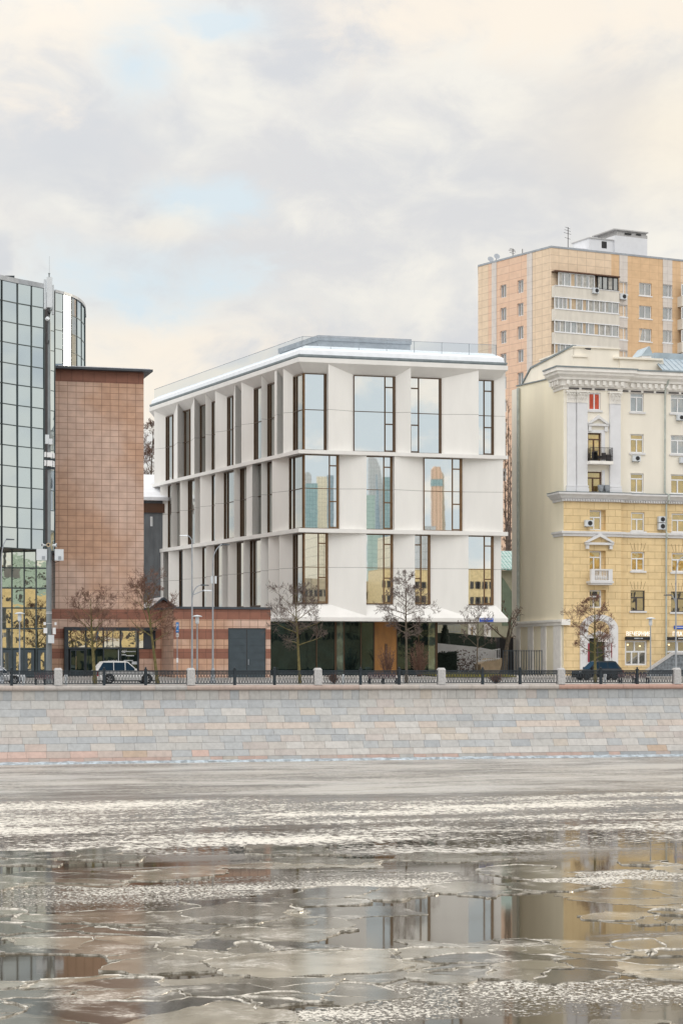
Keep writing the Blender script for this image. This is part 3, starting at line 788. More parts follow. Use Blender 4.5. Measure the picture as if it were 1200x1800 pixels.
def strip_glass(pts_, k_, rows_, ztop_, skip, first):
    global SUNN, SUNP
    gp_ = [at_t(p_, t_ * k_) for p_, t_ in pts_]; b_ = ztop_ - rows_ * rh
    for i in range(len(gp_) - 1):
        for j in range(skip, rows_): pane_part(gp_[i], gp_[i + 1], b_ + j * rh, b_ + (j + 1) * rh, M['glass_blue'], gt, e=.002 if pts_[i][0] == 111 else .008)
        fr = Fr(gp_[i], (gp_[i + 1][0] - gp_[i][0], gp_[i + 1][1] - gp_[i][1])); ln = math.hypot(gp_[i + 1][0] - gp_[i][0], gp_[i + 1][1] - gp_[i][1])
        for j in range(skip, rows_ + 1): grid.fbox(fr, 0, ln, -.05, .03, b_ + j * rh - .03, b_ + j * rh + .03)
        for s_ in (0, ln): grid.fbox(fr, s_ - .04, s_ + .04, -.05, .05, b_ + skip * rh, ztop_)
        if pts_[i][0] == 111: SUNN = fr.n.copy(); SUNP = gp_[i]
    return gp_, b_
ztn = zt(510, 183.3 * GK); strip_glass([(84.5, 182.9), (96.2, 183.7)], GK, rows, bot_z + rows * rh, 0, True)
rows2 = 14; top2 = zt(513, 183.7 * GK2)
gp2, b2z = strip_glass([(96, 183.7), (111, 184.7), (125, 186.0), (135, 187.4), (143, 189.2), (148.3, 191.6), (149.5, 197)], GK2, rows2, top2, rows2 - 5, False)
grid.build('mullion_grid', M['mullion'], gt)
cap = MB(); cap.sweep(gp, [(.12, top_z - .05), (.12, top_z + .35), (-.6, top_z + .35), (-.6, top_z - .05)])
cap.sweep(gp2, [(.12, top2 - .03), (.12, top2 + .22), (-.6, top2 + .22), (-.6, top2 - .03)])
cap.build('roof_edge', M['grey_metal'], gt)
core = MB(); core.prism([at_t(p_, t_ * GK) for p_, t_ in ((-170, 169.4), (-70, 174.5), (77.5, 183.6), (84, 184.4), (95, 184.6), (95, 196), (-170, 196))], bot_z, top_z - .1)
core.prism([at_t(p_, t_ * GK2) for p_, t_ in ((96.5, 184.4), (111, 185.4), (125, 186.8), (135, 188.3), (143, 190.4), (148, 196), (96, 200))], b2z + (rows2 - 6) * rh, top2 - .2)
core.build('core', M['black'], gt)
mm = MB(); mm.prism([at_t(-30, 179), at_t(25.5, 179), at_t(25.5, 185), at_t(-30, 185)], top_z, zt(484, 179)); mm.build('roof_plant_room', M['dark_metal'], gt)
# lobby glazing below the curtain wall
GL = Fr(at_t(0, 182.0 * GK), (1, 0)); zc_ = GL.z(40, 965); ly = [965, 998.5, 1034, 1069, 1105, 1140]; lx = [-120, -70, -20, 1, 21, 42.5, 63.5, 84]
lz = [GL.z(40, v) for v in ly]; lob = MB()
for i in range(len(lx) - 1):
    for j in range(5): pane_part(GL.p(GL.s(lx[i]), 0, 0)[:2], GL.p(GL.s(lx[i + 1]), 0, 0)[:2], lz[j + 1], lz[j], M['glass_wavy'], gt, name='lobby_pane', e=.010)
for v in lx: lob.fbox(GL, GL.s(v) - .06, GL.s(v) + .06, -.05, .08, .6, lz[0])
for v in lz: lob.fbox(GL, GL.s(-120), GL.s(84), -.05, .06, v - .06, v + .06)
lob.fbox(GL, GL.s(-120), GL.s(84), -.6, .9, lz[0] + .06, lz[0] + .5)
lob.build('lobby_frame', M['mullion'], gt)
for a, b in ((1, 20), (23, 41), (43, 60), (66, 83)):
    o = window(gt, GL, GL.s(a), GL.s(b), .58, lz[5] - .1, .02, M['door_grey'], M['glass_wavy'], [('h', .9, GL.s(a), GL.s(b), .15)], fw=.26, dp=.09); o.name = 'lobby_door'
mm = MB(); mm.fbox(GL, GL.s(-120), GL.s(84), -8, -.3, .5, lz[0]); mm.build('lobby_core', M['black'], gt)

# ================================================================== BRICK TOWER with low wing
BTY = 25.0
BT = Fr((at_y(97, BTY), BTY), (1, 0)); bs = lambda p: BT.s(p); bz = lambda y: BT.z(180, y)
bt = thing('brick_tower', 'windowless brick tile tower with snowy flat roof beside the glass office', 'building', (at_y(175, BTY + 2), BTY + 3, .5))
b_t, b_b = bz(652), bz(1071)
mm = MB(); mm.box(BT.o.x + bs(97), BT.o.x + bs(252.5), BTY, BTY + 15, b_b, b_t); mm.build('wall', M['brick_tile'], bt)
mm = MB(); mm.fbox(BT, bs(97), bs(252.5), -.05, .012, b_t - 1.05, b_t); mm.build('top_band', M['brick_dark'], bt)
mm = MB(); mm.box(BT.o.x + bs(97) - .15, BT.o.x + bs(266), BTY - .8, BTY + 16, b_t, b_t + .20); mm.box(BT.o.x + bs(100), BT.o.x + bs(262), BTY - .5, BTY + 15.6, b_t + .2, b_t + .30, 1); mm.build('flat_roof', [M['slate'], M['snow']], bt)
low_top = bz(1071)
holes = [(bs(113), bs(244), bz(1200), bz(1104)), (bs(244) - .001, bs(272), bz(1140), bz(1104))]
mm = MB(); mm.wall(BT, bs(90), bs(306), .3, low_top - .004, holes, 0.0, .3); mm.build('wing_wall', M['brick_tile'], bt)
band_y = [(1071, 1088.5), (1105.5, 1123), (1140.5, 1158)]
for a, b in band_y:
    for pa_, pb_ in (((90, 306),) if a == 1071 else ((90, 113), (272, 306)) if a < 1139 else ((90, 113), (244, 306))):
        mm = MB(); mm.fbox(BT, bs(pa_), bs(pb_), -.05, .012, bz(b), bz(a) - (.01 if a == 1071 else 0)); mm.build('dark_stone_band', M['brick_dark'], bt)
mm = MB(); mm.box(BT.o.x + bs(90), BT.o.x + bs(97) - .004, BTY + .02, BTY + 15, .3, low_top); mm.build('wing_end', M['brick_tile'], bt); mm = MB(); mm.box(BT.o.x + bs(252.5) + .004, BT.o.x + bs(306), BTY + .02, BTY + 15, .3, low_top); mm.fbox(BT, bs(252.5) + .004, bs(306), -1, .12, low_top - .01, low_top + .16); mm.build('wing_roof', M['slate'], bt)
# entrance front
cz0, cz1 = bz(1109), bz(1103)
mm = MB(); mm.fbox(BT, bs(112), bs(274), -.2, .55, cz0, cz1); mm.fbox(BT, bs(112), bs(119), -.2, .5, .4, cz0); mm.fbox(BT, bs(241), bs(244), -.2, .1, .4, cz0)
for v in (119, 151, 182, 212): mm.fbox(BT, bs(v) - .05, bs(v) + .05, -.2, .06, .4, cz0)
mm.fbox(BT, bs(119), bs(241), -.2, .05, bz(1141), bz(1138)); mm.fbox(BT, bs(244), bs(272), -.2, .05, bz(1141), bz(1139)); mm.fbox(BT, bs(270), bs(273), -.2, .1, bz(1140), cz0)
mm.build('entrance_canopy', M['dark_metal'], bt)
for a, b, y0, y1 in ((119, 151, 1138, 1109), (151, 182, 1138, 1109), (182, 212, 1138, 1109), (212, 241, 1138, 1109), (151, 182, 1180, 1141), (182, 212, 1180, 1141), (212, 241, 1180, 1141), (244, 271, 1139, 1109)):
    pane_part(BT.p(bs(a), -.15, 0)[:2], BT.p(bs(b), -.15, 0)[:2], max(.4, bz(y0)), bz(y1), M['glass_wavy'] if y1 < 1130 else M['glass_lobby'], bt, 'shop_pane', .02)
mm = MB(); mm.fbox(BT, bs(119), bs(272), -.6, -.4, .4, cz0); mm.build('shop_core', M['black'], bt)
# door with handle, stickers
dr = MB(); dr.fbox(BT, bs(123), bs(149), -.05, .03, .45, bz(1142)); dd = dr.build('door', M['dark_metal'], bt)
pane_part(BT.p(bs(125), .04, 0)[:2], BT.p(bs(132), .04, 0)[:2], .7, bz(1144), M['glass_lobby'], dd, 'door_pane')
pane_part(BT.p(bs(134), .04, 0)[:2], BT.p(bs(147.5), .04, 0)[:2], .7, bz(1144), M['glass_lobby'], dd, 'door_pane')
mm = MB(); mm.fbox(BT, bs(133), bs(133.8), .05, .12, bz(1177), bz(1154)); mm.build('handle', M['gold_trim'], dd)
# writing and marks on the shop glass
def text_mb(txt, fr, sa, sb, za, zb, d, depth=.03, m=None, spacing=1.0):
    cu = bpy.data.curves.new('lettering', 'FONT'); cu.body = txt; cu.extrude = .5; cu.space_character = spacing
    ob = bpy.data.objects.new('lettering', cu); COL.objects.link(ob)
    dg = bpy.context.evaluated_depsgraph_get(); me = bpy.data.meshes.new_from_object(ob.evaluated_get(dg))
    vs = [v.co.copy() for v in me.vertices]; fs = [list(p.vertices) for p in me.polygons]
    bpy.data.objects.remove(ob); bpy.data.meshes.remove(me)
    x0, x1 = min(v.x for v in vs), max(v.x for v in vs); y0, y1 = min(v.y for v in vs), max(v.y for v in vs)
    out = m or MB()
    out.add([fr.p(sa + (v.x - x0) / (x1 - x0) * (sb - sa), d + (v.z + .5) * depth, za + (v.y - y0) / (y1 - y0) * (zb - za)) for v in vs], fs)
    return out
t_ = text_mb('АКСИ', BT, bs(189), bs(206), bz(1165), bz(1160.5), -.13, .01); t_.build('window_lettering', M['frame_white'], bt)
t_ = text_mb('40°', BT, bs(214), bs(223), bz(1148), bz(1142), -.13, .01); t_.build('window_lettering', M['frame_white'], bt)
mm = MB(); mm.fbox(BT, bs(208), bs(209.6), -.14, -.12, bz(1165), bz(1141.5))
for a, b, y0, y1 in ((214, 239, 1146, 1144.6), (214, 222, 1152, 1150.5), (222, 236, 1153.5, 1152), (218, 234, 1162, 1160.5), (232, 241, 1168, 1163)): mm.fbox(BT, bs(a), bs(b), -.14, -.13, bz(y0), bz(y1))
mm.build('window_sticker', M['pale_plastic'], bt)
# garage block of the tower wing
GA = Fr((at_y(305, 19.3), 19.3), (1, 0)); ga = lambda p: GA.s(p); gzz = lambda y: GA.z(390, y)
gb = thing('garage_block', 'low striped stone garage with a dark double gate in front of the white office', 'building', (at_y(390, 19.3), 22, .5))
gtop = gzz(1071)
hole = [(ga(401), ga(467), .3, gzz(1104))]
mm = MB(); mm.wall(GA, ga(305), ga(475.5), .3, gtop, hole, 0, .25); mm.quad(GA.p(ga(305), 0, .3), GA.p(ga(305), -6, .3), GA.p(ga(305), -6, gtop), GA.p(ga(305), 0, gtop)); mm.quad(GA.p(ga(475.5), 0, .3), GA.p(ga(475.5), -4, .3), GA.p(ga(475.5), -4, gtop), GA.p(ga(475.5), 0, gtop)); mm.build('wall', M['brick_tile'], gb)
for a, b in ((1071, 1089), (1106, 1123.5), (1140.5, 1158)):
    for u, v in (((305, 475.5),) if a == 1071 else ((305, 401), (467, 475.5))): mm = MB(); mm.fbox(GA, ga(u), ga(v), -.05, .012, gzz(b), gzz(a) - .002); mm.build('dark_stone_band', M['brick_dark'], gb)
mm = MB(); mm.fbox(GA, ga(305) - .1, ga(475.5) + .12, -7, .15, gtop, gtop + .2); mm.build('flat_roof', M['slate'], gb)
for a, b in ((401, 433.6), (434.2, 467)):
    mm = MB(); mm.fbox(GA, ga(a) + .02, ga(b) - .02, -.2, -.1, .4, gzz(1105))
    for q in range(1, 7): zq = .4 + (gzz(1105) - .4) * q / 7; mm.fbox(GA, ga(a) + .06, ga(b) - .06, -.1, -.085, zq - .235, zq + .235)
    dl = mm.build('gate_leaf', M['door_grey'], gb)
    if a > 420: h_ = MB(); h_.fbox(GA, ga(434.2) + .1, ga(434.2) + .16, -.085, -.02, 1.6, 2.1); h_.build('handle', M['grey_metal'], dl)
# little gabled house behind the wing
HB = Fr((at_y(275, 31), 31), (1, 0)); hb = thing('gabled_roof_house', 'small dark gabled roof with patches of snow behind the striped wing', 'house', (at_y(280, 32), 32, .6))
sa, sb = HB.s(262), HB.s(312); sc_ = HB.s(286); ze = HB.z(280, 1068); zr = HB.z(280, 1050)
mm = MB(); mm.fprism(HB, [(sa + .3, .6), (sb - .3, .6), (sb - .3, ze), (sc_, zr - .2), (sa + .3, ze)], -6, 0); mm.build('wall', M['brick_dark'], hb)
mm = MB(); mm.fprism(HB, [(sc_, zr), (sb, ze - .05), (sb, ze - .25), (sc_, zr - .2)], -6.3, .5); mm.fprism(HB, [(sc_, zr - .2), (sa, ze - .25), (sa, ze - .05), (sc_, zr)], -6.3, .5); rf = mm.build('roof', M['slate'], hb)
mm = MB(); mm.fprism(HB, [(sc_ - .1, zr + .03), (sa + .1, ze + .03), (sa + .1, ze - .02), (sc_ - .1, zr - .02)], -6, .2); mm.build('roof_snow', M['snow'], rf)
# grey house seen in the gap between brick tower and white office
GH = Fr((at_y(262, 62), 62), (1, 0)); gh = thing('grey_house', 'grey house with snow covered roof in the gap behind the brick tower', 'house', (at_y(262, 64), 64, .6))
sa, sb = GH.s(243), GH.s(300); z1_ = GH.z(262, 880)
mm = MB(); mm.box(GH.o.x + sa, GH.o.x + sb, 62, 72, .6, z1_); mm.build('wall', M['grey_wall'], gh)
mm = MB(); mm.hexa([GH.p(sa - .4, .6, z1_), GH.p(sb, .6, z1_), GH.p(sb, -6, z1_ + 3), GH.p(sa - .4, -6, z1_ + 3), GH.p(sa - .4, .6, z1_ + .35), GH.p(sb, .6, z1_ + .35), GH.p(sb, -6, z1_ + 3.4), GH.p(sa - .4, -6, z1_ + 3.4)]); mm.build('roof', M['snow'], gh)
window(gh, GH, GH.s(264), GH.s(268), GH.z(262, 925), GH.z(262, 908), .0, M['frame_white'], M['glass_side'], (), .1, .05)
mm = MB(); mm.fbox(GH, sa, sb, 0, .15, z1_ - 1.3, z1_ - .3); mm.build('eaves_board', M['frame_wood'], gh)

# ================================================================== ORANGE APARTMENT TOWER (right, behind)
tc_ = at_t(968, 262.0); tl_ = at_t(840, 262 / .954); trr = at_t(1330, 262 / .948)
tlb = (tl_[0] + ray(846).x * 14, tl_[1] + ray(846).y * 14)
TL = Fr(tl_, (tc_[0] - tl_[0], tc_[1] - tl_[1])); TR = Fr(tc_, (trr[0] - tc_[0], trr[1] - tc_[1]))
ap = thing('apartment_tower', 'tall orange and beige tiled apartment tower behind the yellow house', 'building', (tc_[0] + 3, tc_[1] + 8, .6))
top = zt(434.5, 262); zpl = lambda y, px: TL.z(px, y)
# left face: stripes of tile
edges = [(840, 858, 'tile_beige'), (858, 864, 'tile_salmon'), (864, 872.5, 'tile_pale'), (872.5, 926, 'tile_salmon'), (926, 935.5, 'tile_pale'), (935.5, 959, 'tile_beige'), (959, 968, 'tile_beige')]
winL = []
for px0, px1, py in ((879, 889.5, 501.5), (909, 919.5, 493)):
    for k in range(9):
        st = 40.3 if px0 == 879 else 40.6
        a, b = TL.s(px0), TL.s(px1); z1 = TL.z(px0, py + st * k); winL.append((a, b, z1 - 1.70, z1))
for a, b, mt in edges:
    mm = MB(); hs = [w for w in winL if TL.s(a) <= w[0] < TL.s(b)]
    mm.wall(TL, TL.s(a), TL.s(b), .6, top - .02, hs, .0 if mt != 'tile_pale' else .03, .3); mm.build('wall_strip', M[mt], ap)
for w in winL:
    sm = (w[0] + w[1]) / 2
    window(ap, TL, w[0], w[1], w[2], w[3], -.28, M['frame_white'], M['glass_house'], [('v', w[0] + (w[1] - w[0]) * .42, w[2], w[3])], .1, .1)
# right face
winR = []; ys = [499, 497, 493]
def addR(px0, px1, y0, y1, n, step):
    for k in range(n):
        a, b = TR.s(px0), TR.s(px1); z1 = TR.z((px0 + px1) / 2, y0 + step * k); z0 = TR.z((px0 + px1) / 2, y1 + step * k); winR.append((a, b, z0, z1, px1 - px0))
addR(1087.5, 1102, 495, 516.5, 5, 40.2); addR(1123, 1145, 497, 519.5, 5, 40.2); addR(1164.5, 1181, 500, 522, 5, 40.2)
addR(1215, 1236, 503, 525, 5, 40.2); addR(1262, 1280, 505, 527, 5, 40.2)
log_s = (TR.s(969), TR.s(1082.5)); ltop = TR.z(1020, 479); 
strips = [(968, 1074, 'tile_beige', 1), (1074, 1088, 'tile_orange', 0), (1088, 1102.5, 'tile_pale', 0), (1102.5, 1164.5, 'tile_orange', 0), (1164.5, 1181, 'tile_pale', 0), (1181, 1196, 'tile_orange', 0), (1196, 1250, 'tile_beige', 0), (1250, 1330, 'tile_orange', 0)]
for a, b, mt, lg in strips:
    mm = MB(); sa, sb = TR.s(a), TR.s(b); hs = [w[:4] for w in winR if sa - .3 <= (w[0] + w[1]) / 2 < sb]
    hs = [(max(h[0], sa + .02), min(h[1], sb - .02), h[2], h[3]) for h in hs]
    mm.wall(TR, sa, sb, .6, top - .02, hs, .0 if mt != 'tile_pale' else .03, .3); mm.build('wall_strip', M[mt], ap)
for a, b, z0, z1, w_ in winR:
    n = (a + b) / 2 if w_ > 18 else a + (b - a) * .62
    window(ap, TR, a + .02, b - .02, z0, z1, -.24, M['frame_white'], M['glass_house'], [('v', n, z0, z1)], .11, .1)
    mm = MB(); mm.fbox(TR, a - .12, b + .12, .002, .07, z0 - .14, z0 - .003); mm.build('window_sill', M['frame_white'], ap)
# glazed loggias
rnd = random.Random(9)
for k in range(4):
    yb = 523 + k * 41.0; zb_, zt_ = TR.z(969, yb), TR.z(969, yb - 20.5); zw = TR.z(969, yb - 45.5) if k else TR.z(969, 478)
    mm = MB(); mm.fbox(TR, log_s[0], log_s[1], .0, .75, zb_, zt_); mm.build('balcony_parapet', M['loggia'], ap)
    mm = MB(); mm.fbox(TR, log_s[0], log_s[1], .76, .82, zb_ - .06, zb_ + .06); mm.fbox(TR, log_s[0], log_s[1], .76, .82, zt_ - .06, zt_ + .02); mm.build('balcony_trim', M['frame_white'], ap)
    if k == 0:
        segs = [(.06, .62, 'frame_white', 6), (.66, .99, 'black', 4)]
    else: segs = [(.0, .25, 'frame_white', 4 if k == 1 else 3), (.25, .52, 'frame_white', 3), (.52, .78, 'frame_white', 3), (.78, .995, 'frame_white', 2)]
    for a, b, fm, n in segs:
        sa = log_s[0] + (log_s[1] - log_s[0]) * a; sb = log_s[0] + (log_s[1] - log_s[0]) * b
        bars = [('v', sa + (sb - sa) * q / n, zt_ + .02, zw, .06) for q in range(1, n)]
        window(ap, TR, sa + .01, sb - .01, zt_ + .03, zw - .05, .62, M[fm], M['glass_house'], bars, .09, .1)
        for q in range(n):
            if rnd.random() < .6:
                mm = MB(); u = sa + (sb - sa) * (q + .1) / n; v = u + (sb - sa) / n * rnd.uniform(.35, .8); mm.fbox(TR, u, v, .635, .65, zt_ + .1, zw - .12)
                mm.build('curtain', M['curtain'] if rnd.random() < .8 else M['beige_wall'], ap)
    if k == 0: mm = MB(); mm.fbox(TR, log_s[0], log_s[1], 0, .95, zw - .03, zw + .13); mm.build('loggia_roof', M['frame_wood'], ap)
# far right balcony stack
for k in range(4):
    zb_ = TR.z(1192, 540 + k * 40.4); mm = MB(); mm.fbox(TR, TR.s(1190), TR.s(1240), 0, 1.0, zb_, zb_ + 1.35); mm.build('balcony_parapet', M['loggia'], ap)
    window(ap, TR, TR.s(1190), TR.s(1240), zb_ + 1.38, zb_ + 2.9, .85, M['frame_white'], M['glass_house'], [('v', TR.s(1198), zb_ + 1.4, zb_ + 2.9), ('v', TR.s(1215), zb_ + 1.4, zb_ + 2.9)], .09, .1)
mm = MB(); mm.prism([TL.p(.0, .06, 0)[:2], TL.p(TL.s(968), .06, 0)[:2], (tc_[0], tc_[1] - .06), TR.p(TR.s(1330), .06, 0)[:2], (trr[0], trr[1] + 14), tlb], top - .02, top + .22); mm.build('parapet_cap', M['grey_metal'], ap)
mm = MB(); mm.prism([TL.p(.1, -.35, 0)[:2], TL.p(TL.s(968) - .1, -.35, 0)[:2], TR.p(TR.s(1330), -.35, 0)[:2], (trr[0], trr[1] + 14), tlb], .6, top - .03); mm.build('core', M['tile_beige'], ap)
PH = Fr(TR.p(0, -5, 0), TR.u)
def phz(px, y, d=0): return PH.z(px, y, d)
ph = MB(); ph.fbox(PH, PH.s(1035), PH.s(1078), -4, 0, top, phz(1055, 420.5)); ph.fbox(PH, PH.s(1078), PH.s(1135), -4.5, .3, top, phz(1105, 417)); ph.fbox(PH, PH.s(1003), PH.s(1035), -4, -.5, top, phz(1020, 434))
pho = ph.build('lift_house', M['pilaster'], ap)
ph = MB(); ph.fbox(PH, PH.s(1082), PH.s(1134), -4.3, .2, phz(1105, 417), phz(1105, 407.5)); ph.fbox(PH, PH.s(1075), PH.s(1135.5), -4.8, .5, phz(1105, 407.5), phz(1105, 405.5)); ph.fbox(PH, PH.s(1034), PH.s(1078), -4.2, .1, phz(1055, 420.5), phz(1055, 418.5)); ph.build('lift_house_cap', M['granite'], ap)
for a_, b_, d_, y0_, y1_ in ((1057, 1066, .02, 436, 424), (1096, 1107, .32, 413, 410), (1116, 1124, .32, 414, 411.5)): ph = MB(); ph.fbox(PH, PH.s(a_), PH.s(b_), -.1, d_, phz((a_ + b_) / 2, y0_), phz((a_ + b_) / 2, y1_)); ph.build('vent_opening', M['black'], ap)
def antenna(px, py0, py1, label, yagi=True, fr=None):
    fr = fr or PH; s_ = fr.s(px); z0, z1 = fr.z(px, py0), fr.z(px, py1)
    m_ = MB(); q = fr.p(s_, 0, 0); m_.tube([(q[0], q[1], z0), (q[0], q[1], z1)], .05, 5)
    if yagi:
        for f, w_ in ((.97, .4), (.85, .5), (.72, .6), (.5, .45)):
            zz = z0 + (z1 - z0) * f; m_.tube([(q[0] - w_, q[1], zz + .1), (q[0] + w_ * .7, q[1], zz - .1)], .03, 4)
            m_.tube([(q[0] - .1, q[1] - w_ * .6, zz + .02), (q[0] + .1, q[1] + w_ * .6, zz)], .03, 4)
    o = m_.build('roof_antenna', M['stone_dark'], None, loc=(q[0], q[1], z0)); tag(o, label, 'antenna')
antenna(998, 438, 399, 'tall aerial mast with crossbars on the orange tower roof')
antenna(901, 452, 437, 'short dark aerial on the left roof edge of the orange tower', True, Fr(TL.p(0, -.8, 0), TL.u))
antenna(918, 446, 437, 'thin plain rod on the left roof edge of the orange tower', False, Fr(TL.p(0, -.8, 0), TL.u))
antenna(1136.5, 448, 414, 'thin rod rising beside the white lift house', False)
def dish(px, py, label):
    fr = Fr(TL.p(0, -.5, 0), TL.u); s_ = fr.s(px); q = fr.p(s_, 0, fr.z(px, py)); m_ = MB()
    m_.tube([(q[0], q[1], top + .2), (q[0], q[1], q[2])], .05, 5)
    m_.tube([(q[0], q[1] - .25, q[2] + .1), (q[0], q[1] - .18, q[2] + .07), (q[0], q[1], q[2])], [.42, .34, .1], 12)
    o = m_.build('satellite_dish', M['grey_metal'], None, loc=(q[0], q[1], top + .2)); tag(o, label, 'satellite dish', 'dishes on the tower roof')
dish(861, 457, 'satellite dish standing at the far left roof corner of the orange tower'); dish(872, 452, 'satellite dish right of the corner one on the orange tower roof')

# ================================================================== YELLOW HOUSE (right)
YY = 24.5
YL = Fr((at_y(990, YY), YY), (1, 0)); yc = YL.o
RS = .5                                   # corner bay stands half a metre proud of the rest
YM = Fr((yc.x, YY + RS), (1, 0))
ys = lambda p: YL.s(p); yz = lambda y, p=1040: YL.z(p, y); ms = lambda p: YM.s(p); mz = lambda y, p=1120: YM.z(p, y)
yh = thing('yellow_house', 'old yellow and cream stone house with white corner pilasters, cornices and shops', 'building', (yc.x + 10, YY + 6, .6))
YWEST = Fr((yc.x, YY + 13.5), (0, -1))    # blind side wall, s runs towards the river
s_r = ys(1091.5); s_e = ys(1400)
z_mid0, z_mid1 = yz(882), yz(866.5); z_str0, z_str1 = yz(943), yz(934.5); z_top = yz(684); 
def hole(px0, px1, y0, y1, f='m'):
    S, Z = (ms, mz) if f == 'm' else (ys, yz)
    pc = (px0 + px1) / 2; pc = min(pc, 1200)
    return (S(px0), S(px1), Z(y1, pc), Z(y0, pc))
# corner bay openings
rt = {'red': hole(1034, 1055.5, 690, 721, 'r'), 'bdoor': hole(1032.5, 1056, 761, 811, 'r'), 'ldoor': hole(1031, 1057, 829, 865.5, 'r')}
rl = {'a': hole(1036, 1064.5, 896.5, 932, 'r'), 'b': hole(1036, 1064.5, 968, 1014, 'r'), 'c': hole(1036, 1064.5, 1037, 1069, 'r')}
arch = (ys(1029), ys(1075), .6, yz(1105))
mu = {}; ml = {}
for ci, (a, b, dy) in enumerate(((1107.5, 1131, 0), (1178.5, 1204, 2), (1256, 1280, 4), (1330, 1354, 6))):
    mu[ci, 0] = hole(a, b, 690.5 + dy, 724 + dy); mu[ci, 1] = hole(a, b, 763 + dy, 796 + dy); mu[ci, 2] = hole(a, b, 832 + dy, 866 + dy)
    ml[ci, 0] = hole(a + 1.5, b + 1.5, 900.5 + dy, 934 + dy); ml[ci, 1] = hole(a + 1.5, b + 1.5, 970 + dy, 1003.5 + dy); ml[ci, 2] = hole(a + .5, b + 2, 1038 + dy, 1074 + dy)
    ml[ci, 3] = hole(1098 if ci == 0 else a - 8, 1137 if ci == 0 else b + 12, 1126, 1170)
mm = MB(); mm.wall(YL, 0, s_r, z_mid1 - .3, z_top + 1.2, list(rt.values()), 0, .3); mm.wall(YM, s_r, s_e, z_mid1 - .3, z_top + 1.2, [h for k, h in mu.items()], 0, .3)
mm.quad(YL.p(s_r, 0, z_mid1 - .3), YL.p(s_r, -RS, z_mid1 - .3), YL.p(s_r, -RS, z_top + 1.2), YL.p(s_r, 0, z_top + 1.2)); mm.build('upper_wall', M['cream'], yh)
mm = MB(); mm.wall(YL, 0, s_r, .5, z_mid0 + .05, list(rl.values()) + [arch], 0, .55); mm.wall(YM, s_r, s_e, .5, z_mid0 + .05, [h for k, h in ml.items()], 0, .3)
mm.quad(YL.p(s_r, 0, .5), YL.p(s_r, -RS, .5), YL.p(s_r, -RS, z_mid0 + .05), YL.p(s_r, 0, z_mid0 + .05)); mm.build('rusticated_wall', M['yellow_rust'], yh)
def ywin(h, fr, d, fm='frame_white', gm='glass_house', tr=.30, vs=(.5,), fw=.10, sill=True, lower=()):
    W_, H_ = h[1] - h[0], h[3] - h[2]; zt_ = h[3] - H_ * tr
    bars = ([('h', zt_, h[0], h[1], .06)] if tr else []) + [('v', h[0] + W_ * v, h[2], zt_ if tr else h[3], .06) for v in vs]
    o = window(yh, fr, h[0] + .01, h[1] - .01, h[2] + .01, h[3] - .01, d, M[fm], M[gm], bars, fw, .09)
    if sill:
        q = MB(); q.fbox(fr, h[0] - .15, h[1] + .15, .003, .14, h[2] - .18, h[2] - .004); q.build('window_sill', M['trim_white'], yh)
    return o
ywin(rt['red'], YL, -.2, gm='red_cloth', tr=0, fw=.12)
ywin(rt['bdoor'], YL, -.25, 'frame_wood', 'glass_gold', .22, (.5,), .12, False)
ywin(rt['ldoor'], YL, -.25, 'frame_wood', 'glass_gold', .3, (.45,), .09, False)
for k in 'abc':
    h = rl[k]; sp = h[0] + (h[1] - h[0]) * .80
    ywin((h[0], sp, h[2], h[3]), YL, -.45, gm='glass_gold' if k != 'c' else 'glass_side', tr=.36 if k != 'b' else .25, vs=(.42,), fw=.13, sill=False)
    q = MB(); q.fbox(YL, sp, h[1], -.52, -.44, h[2], h[3]); q.build('window_surround', M['yellow_rust'] if k != 'x' else M['cream'], yh)
gl = ['glass_house', 'glass_gold', 'glass_gold', 'glass_gold', 'glass_gold', 'glass_side']
for (ci, r), h in mu.items(): ywin(h, YM, -.22, gm='glass_house' if r == 0 or (ci == 1 and r == 1) else 'glass_gold', tr=.28 if r else .22)
for (ci, r), h in ml.items():
    if r == 3:
        W_, H_ = h[1] - h[0], h[3] - h[2]
        window(yh, YM, h[0] + .01, h[1] - .01, h[2] + .01, h[3] - .01, -.22, M['frame_white'], M['glass_house'],
               [('h', h[2] + H_ * .55, h[0], h[1], .08), ('v', h[0] + W_ * .45, h[2] + H_ * .55, h[3], .07), ('v', h[0] + W_ * .32, h[2], h[2] + H_ * .55, .07), ('v', h[0] + W_ * .64, h[2], h[2] + H_ * .55, .07)], .16, .1)
        q = MB(); q.fbox(YM, h[0] + .3, h[0] + .42, -.18, -.12, h[2] + H_ * .8, h[2] + H_ * .86); q.fbox(YM, h[1] - .75, h[1] - .63, -.18, -.12, h[2] + H_ * .75, h[2] + H_ * .8); q.build('shop_lamp', M['warm_lamp'], yh)
        continue
    ywin(h, YM, -.22, 'frame_white' if r < 2 else 'stone_dark', 'glass_gold' if r < 2 else 'glass_side', .36 if r != 2 else .35, (.45,), .12 if r < 2 else .07)
    if r in (1, 2):       # splayed lintel joints
        q = MB(); c = (h[0] + h[1]) / 2
        for i in range(-2, 3):
            x0 = c + i * .28; x1 = c + i * .40; q.fprism(YM, [(x0 - .015, h[3] + .12), (x0 + .015, h[3] + .12), (x1 + .015, h[3] + .85), (x1 - .015, h[3] + .85)], .002, .006)
        q.build('lintel_joint', M['frame_wood'], yh)
